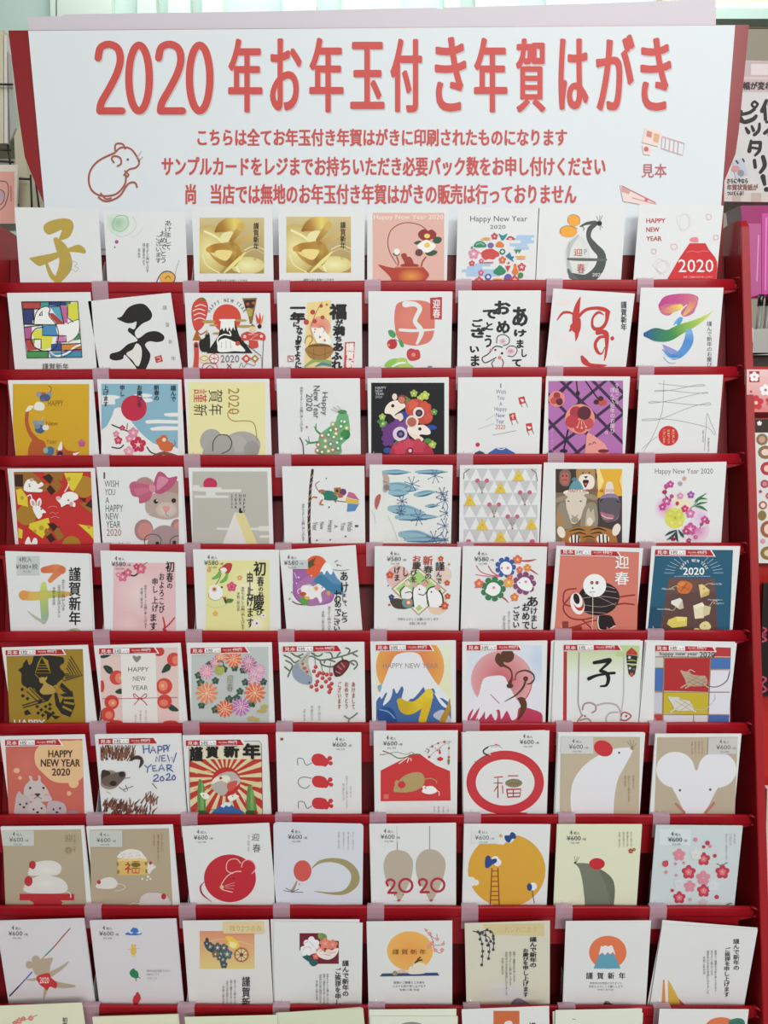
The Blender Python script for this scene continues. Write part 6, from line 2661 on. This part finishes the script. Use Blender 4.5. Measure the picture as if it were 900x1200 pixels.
for (r, c), (L, x0, y0, x1, y1, pap, n, label, art, backs, rad) in CARDS.items():
    ox, oy = OX[L]+(10 if (r, L) == (9, 'D') else 0), OYS[r-1]; yc = TY[r-1]+.0062
    tl, tr = at_y(ox+x0/4, oy+y0/4, yc), at_y(ox+x1/4, oy+y1/4, yc)
    d = tr-tl; ang = math.atan2(d.z, d.x); w = math.hypot(d.x, d.z); mid = (tl+tr)/2
    fz = TZ[r-1]-FLOORDROP+w/2*abs(math.sin(ang))+.0002
    h = (mid.z-fz)/math.cos(ang); base = Vector((mid.x+math.sin(ang)*h, yc, mid.z-math.cos(ang)*h))
    t = tag(empty('greeting_card', base, (0, -ang, 0)), label, 'card', 'greeting cards in the rack')
    quad = []
    for lx, lz in ((-w/2, .001), (w/2, .001), (w/2, h-.0006), (-w/2, h-.0006)):
        p = Vector((base.x+lx*.997*math.cos(ang)-lz*math.sin(ang), yc, base.z+lx*.997*math.sin(ang)+lz*math.cos(ang)))-EYE
        t_ = p.dot(fwd); quad.append(((W/2+F*p.dot(rgt)/t_-ox)*4, (H/2-F*p.dot(upv)/t_-oy)*4))
    ink = Ink(ox, oy, 4, quad, WROW[r-1])
    sheets('card_sheet', w, h, n, rad/1000, paper(ink.alb(pap)), t, r*10+c)
    if art.strip():
        ink.draw(art); made = ink.build(PARTS, base, yc, ang, t, M['inkgloss' if 5 <= r <= 7 else 'ink'])
    if art.strip() and 'label_text' in made:
        for q in ('tape', 'sticker', 'label'):
            if q in made: made['label_text'].parent = made[q]; break
    for k, (dx, dz, ta) in enumerate(backs):
        b = tag(empty('backing_card', (base.x+dx/1000, yc+.0022+.0012*k, base.z+.0001), (0, -ang-math.radians(ta), 0)),
                ('blank card edge' if k == 0 else 'second blank card edge')+' behind the '+' '.join(label.split()[:10]).rstrip(','), 'card', 'blank cards behind the front ones')
        sheets('card_sheet', w, h+dz/1000, 1, rad/1000, paper(ink.alb(pap)), b, r*100+c)
# ---------------------------------------------------------------- neighbouring displays and the shop behind
def art_on(pix, y, m_ink, art, parent, name='printed_picture', texts=(), white='d8d8d4'):
    n = len(pix); P = at_y(sum(p[0] for p in pix)/n, max(p[1] for p in pix), y); k = Ink(0, 0, 1, pix, white)
    if art: k.draw(art)
    for t, b, c, bo, mode in texts: k.text('txt', t, b, c, bo, mode)
    k.build({'pic': name, 'txt': 'printed_lettering'}, P, y, 0, parent, m_ink); return P
def group_thing(name, pix, y, th, m, label, cat, art='', texts=(), group=None, body='body', white='d8d8d4', mi=None):
    n = len(pix); P = at_y(sum(p[0] for p in pix)/n, max(p[1] for p in pix), y); t = tag(empty(name, P), label, cat, group)
    k = Ink(0, 0, 1, pix, white); prism(body, [at_y(a, b, y)-P for a, b in pix], (0, th, 0), m, t)
    if art: k.draw(art)
    for q, b, c, bo, mode in texts: k.text('txt', q, b, c, bo, mode)
    k.build({'pic': 'printed_picture', 'txt': 'printed_lettering'}, P, y, 0, t, mi or M['ink']); return t
YB = YH+.16
# right: carton with a printed notice
group_thing('notice_carton', [(838, 70), (1000, 74), (1000, 238), (838, 236)], YB, .10, paper((.56, .55, .52)), 'pale grey carton with thick black lettering ピッタリ！ right of the header poster', 'carton', '''
r c9c7c2 830 60 1010 240
r c8b6b2 845 70 1000 93
r b9a6a4 872 72 1000 90
r d4c8c4 880 75 900 88
r bdaaa6 838 93 1000 108
r c9c0b6 838 226 1000 240
r b8a89c 858 226 868 240
r b8a89c 880 226 892 240
b 2c2420 868,131,5 866,140,5 872,143,4
l 2c2420 3 888,122 884,119 881,123 885,126 888,122
b 2c2420 870,134,4 878,132,4 884,128,4
b 2c2420 868,138,4 872,143,5 882,140,5 886,136,4
b 2c2420 874,150,3 877,155,5
b 2c2420 881,148,3 883,153,4
b 2c2420 890,145,3 889,153,4 884,158,4
b 2c2420 880,165,3 878,177,5
b 2c2420 881,167,4 891,167,4
b 2c2420 891,167,4 890,176,4 885,182,3
b 2c2420 881,173,3 888,174,3
b 2c2420 884,188,4 885,196,4
b 2c2420 894,184,5 896,194,5 891,202,4
b 2c2420 894,207,6 896,216,4
c 2c2420 898,222 3
b 2c2420 898,118,4 893,130,5
b 2c2420 896,126,4 897,140,4
b 2c2420 898,143,3 906,143,3
b 2c2420 903,150,4 896,156,4
p b8bcc8 858,190 870,184 876,204 862,210
c c89090 862,198 5 4
c 8a8a90 868,203 4 4
k 3a3634 2 862,188 865,192
k 3a3634 2 870,186 872,190''', [('行幅が変わる', (862, 96, 912, 105), '3a3230', .3, 'h'), ('さらに今なら', (852, 209, 876, 215), '3a3230', .2, 'h'), ('年賀状背紙が', (852, 216, 888, 223), '8a5a54', .2, 'h'), ('ついてくる！', (852, 224, 871, 229), '3a3230', .2, 'h'),
    ('作成', (899, 112, 930, 160), '2c2420', .8, 'v')])
# magenta film pack of pens in a white tray
pk = group_thing('pen_pack', [(868, 241), (960, 240), (960, 345), (880, 350), (874, 300)], YB-.02, .05, M['pink'], 'magenta film pack hanging over grey pens at the right edge', 'pack', '''
r 9c2a66 868 240 960 262
p b4588a 876,262 892,262 892,345 880,348
p c24a92 893,250 908,250 908,345 893,345
k d890b8 1.5 889,275 887,330
k d9a0c0 1 898,255 897,340''', mi=M['inkgloss'])
for k in range(3):
    x = 886+9*k
    p = at_y(x, 345, YB-.03); q = at_y(x, 412, YB-.03)
    t = tag(empty('pen', q), 'grey pen standing in the white tray, %s from the left' % ['first', 'second', 'third'][k], 'pen', 'pens in the tray')
    tube('barrel', [(0, 0, 0), (0, 0, (p-q).z*.8)], .0038, M['pen'], t); tube('grip', [(0, 0, (p-q).z*.8), (0, 0, (p-q).z)], .0042, M['black'], t)
tr_ = tag(empty('shelf_tray', at_y(900, 415, YB-.06)), 'white cardboard tray holding grey pens at the right edge', 'tray'); O = tr_.location
prism('tray_front', [at_y(a, b, YB-.06)-O for a, b in ((881, 386), (960, 380), (960, 412), (879, 416))], (0, .003, 0), M['steel'], tr_)
prism('tray_side', [at_y(881, 386, YB-.06)-O, at_y(879, 416, YB-.06)-O, at_y(879, 416, YB-.06)-O+Vector((-.006, .09, 0)), at_y(881, 386, YB-.06)-O+Vector((-.006, .09, .045))], (.003, 0, 0), M['white'], tr_)
prism('tray_base', [at_y(879, 416, YB-.06)-O+Vector(v) for v in ((0, 0, 0), (.09, 0, 0), (.09, .09, 0), (0, .09, 0))], (0, 0, .003), M['white'], tr_)
tag(sheet('shelf_board', [(874, 414), (1000, 412), (1000, 433), (874, 434)], YB-.05, .2, M['brown']), 'dark brown shelf under the white pen tray at right', 'shelf')
# the red rack at right and what hangs on it
YR = TY[4]+.06
rk = tag(empty('side_rack', at_y(940, 1200, YR+.02)), 'bright red board rack at the right edge hung with sticker packs', 'rack'); O = rk.location
fx_ = lambda p: Vector((max(p.x, XR+.004), p.y, p.z))
prism('back_board', [fx_(at_y(a, b, YR+.02))-O for a, b in ((872, 430), (1010, 430), (1010, 1075), (872, 1075))], (0, .012, 0), M['redlit'], rk)
prism('base_board', [fx_(at_y(a, b, YR+.05))-O for a, b in ((872, 1070), (1010, 1070), (1010, 1330), (872, 1330))], (0, .012, 0), M['brown'], rk)
group_thing('header_card', [(875, 433), (960, 433), (960, 483), (875, 483)], YR, .006, paper((.7, .45, .43)), 'pink topped header card with a white blossom in a red square at right', 'card', '''
g e8c4c0 d07670 872,430 960,485
r b02a34 878 435 890 448
f f4f0f0 884,441.5 6 d08a90
f f2ecec 897,457 7 c06060
f c23a44 886,472 9 f0c8a0
f c23a44 903,470 6 f0c8a0
c a04a50 880,459 1.5''')
for k, (dx, lab) in enumerate(((0, 'front white sheet of brown and pink round animal stickers at right'), (-5, 'rear white sheet of stickers showing left of the front one'))):
    group_thing('sticker_sheet', [(884+dx, 491), (960, 491), (960, 660), (882+dx, 660)], YR-.004+.004*k, .002, paper((.74, .78, .74)), lab, 'stickers', ('''
r 3a3228 880 490 960 507
f f0d8e0 890,496 3 ffffff
'''+''.join('c %s %d,%d %d %d\nc %s %d,%d %d %d\n'%(a, x, y, s, s2, b2, x, y, s*.6, s2*.6) for a, b2, x, y, s, s2 in (('8a6a4a', 'c09a80', 893, 515, 7, 7), ('8a6a4a', 'e0c8b8', 897, 530, 9, 8), ('b03a4a', 'e8c0a8', 899, 549, 8, 8),
        ('a04a50', 'c88090', 896, 567, 5, 5), ('b04060', 'b04060', 891, 576, 2, 2), ('b85060', 'e0b0a8', 901, 581, 4, 4), ('a05a50', 'e8d0c0', 894, 592, 5, 5), ('8a7040', '8a7040', 893, 604, 5, 6), ('9a5a48', 'e8c8b0', 900, 620, 9, 10), ('d890a8', 'd890a8', 894, 634, 3, 3), ('8a7040', 'd8c8a0', 900, 648, 9, 8)))) if k == 0 else '''
c b8a890 882,605 3 6
c b8a890 882,622 3 6
c a8a070 882,645 3 7''')
group_thing('film_pack', [(895, 684), (960, 682), (960, 818), (888, 815), (892, 760)], YR-.002, .006, M['black'], 'black film pack with pink outlined shapes low on the red rack at right', 'pack', '''
r 1c1818 880 680 960 820
l c04a60 2 893,735 898,738 893,744 898,750 892,752
l c04a60 2 893,793 898,796 893,802 898,808 892,812
c 8a2a38 896,744 2 3''', mi=M['inkgloss'])
group_thing('paper_pad', [(899, 925), (960, 925), (960, 1078), (895, 1078)], YR-.002, .01, M['white'], 'white edged pad low at the right edge of the frame', 'pad')
# left: books and pads on a wire stand
YL_ = YH+.22
bs = tag(empty('wire_stand', at_y(20, 300, YL_)), 'dark wire book stand at the upper left edge', 'stand'); O = bs.location
for pts in (((-60, 98), (15, 99)), ((-60, 172), (13, 176)), ((-60, 185), (16, 190)), ((9, 170), (13, 200)), ((-60, 205), (35, 210)), ((8, 262), (12, 236), (22, 240)), ((36, 205), (38, 262)), ((41, 205), (48, 262))):
    tube('wire', [at_y(a, b, YL_-.008)-O for a, b in pts], .0016, M['metal'], bs)
for k, (pix, lab, dy, mm) in enumerate((([(-40, 35), (3.5, 35), (4, 168), (-40, 168)], 'thick cream book, leftmost on the wire stand', 0, M['cream']), ([(4.6, 40), (8, 42), (9, 168), (5, 168)], 'slim cream book beside the leftmost thick one', 0, M['white']),
    ([(9, 60), (13, 64), (18, 150), (12, 165)], 'grey speckled book spine by the red header edge', 0, M['steel']), ([(16, 150), (28, 150), (36, 262), (21, 262)], 'cream sheet standing below the red header edge', .006, M['cream']))):
    group_thing('book', pix, YL_+dy, .10, mm, lab, 'book', group='books on the wire stand', body='pages')
group_thing('picture_card', [(-40, 193), (21, 193), (19, 262), (-40, 262)], YL_-.03, .004, paper((.78, .72, .62)), 'pink card with a line drawn round face at the upper left edge', 'card', '''
r dca090 -40 201 17 270
l 6a5a60 1.2 0,212 8,214 10,225 6,240 0,246
l 6a5a60 1.2 0,222 5,226 4,236 0,240
c b8a0a8 2,230 3 6
k a04a40 1 13,218 13,236''')
tag(box('grey_box', tuple(at_y(-30, 262, YH+.5)), tuple(at_y(60, 90, YH+.5)+Vector((0, .1, 0))), M['steel']), 'grey box far behind the wire stand at left', 'box')
# behind: mint glazed fixture, rails and lit strips
YF = 2.6
fx = tag(empty('wall_fixture', at_y(450, 60, YF)), 'pale mint glazed wall fixture with soft lit columns above the header poster', 'fixture'); O = fx.location
prism('panel', [at_y(a, b, YF)-O for a, b in ((-300, -260), (776, -260), (776, 400), (-300, 400))], (0, .04, 0), M['mint'], fx)
for a, b, mm in ((58, 66, 'steel'), (66, 132, 'white'), (160, 184, 'white'), (196, 224, 'steel'), (236, 262, 'white'), (330, 372, 'white'), (400, 470, 'white'), (520, 540, 'steel'), (556, 610, 'white'), (640, 700, 'white')):
    prism('column', [at_y(x, y, YF-.03)-O for x, y in ((a, -200), (b, -200), (b-3, 300), (a+2, 300))], (0, .03, 0), M['mintlight'], fx)
prism('rail', [at_y(a, b, YF-.1)-O for a, b in ((776, 9), (1100, 9), (1100, 22), (776, 22))], (0, .05, 0), M['mint'], fx)
prism('light_strip', [at_y(a, b, YF-.1)-O for a, b in ((776, 3), (1100, 3), (1100, 8), (776, 8))], (0, .04, 0), M['lamp'], fx)
prism('top_board', [at_y(a, b, YF-.05)-O for a, b in ((776, -200), (1100, -200), (1100, 2.5), (776, 2.5))], (0, .05, 0), M['beige'], fx)
prism('shade_board', [at_y(a, b, YF-.05)-O for a, b in ((776, 22), (1100, 22), (1100, 33), (776, 33))], (0, .04, 0), M['beige'], fx)
sb = tag(empty('side_partition', at_y(900, 300, 1.9)), 'beige partition with faint pinkish band beyond the right header edge', 'partition'); O = sb.location
prism('board', [at_y(a, b, 1.9)-O for a, b in ((800, 34), (1100, 34), (1100, 500), (800, 500))], (0, .03, 0), M['beige'], sb)
for k, (x, y) in enumerate(((-.7, -.6), (.6, -.6), (-.7, 1.6), (.6, 1.6))):
    t = tag(empty('ceiling_light', (x, y, 2.93)), 'long white ceiling light, %s' % ['left one nearer the camera', 'right one nearer the camera', 'left one beyond the rack', 'right one beyond the rack'][k], 'light', 'ceiling lights')
    box('housing', (-.6, -.08, .02), (.6, .08, .07), M['steel'], t, .004); box('tube', (-.58, -.05, 0), (.58, .05, .02), M['lamp'], t, .004)
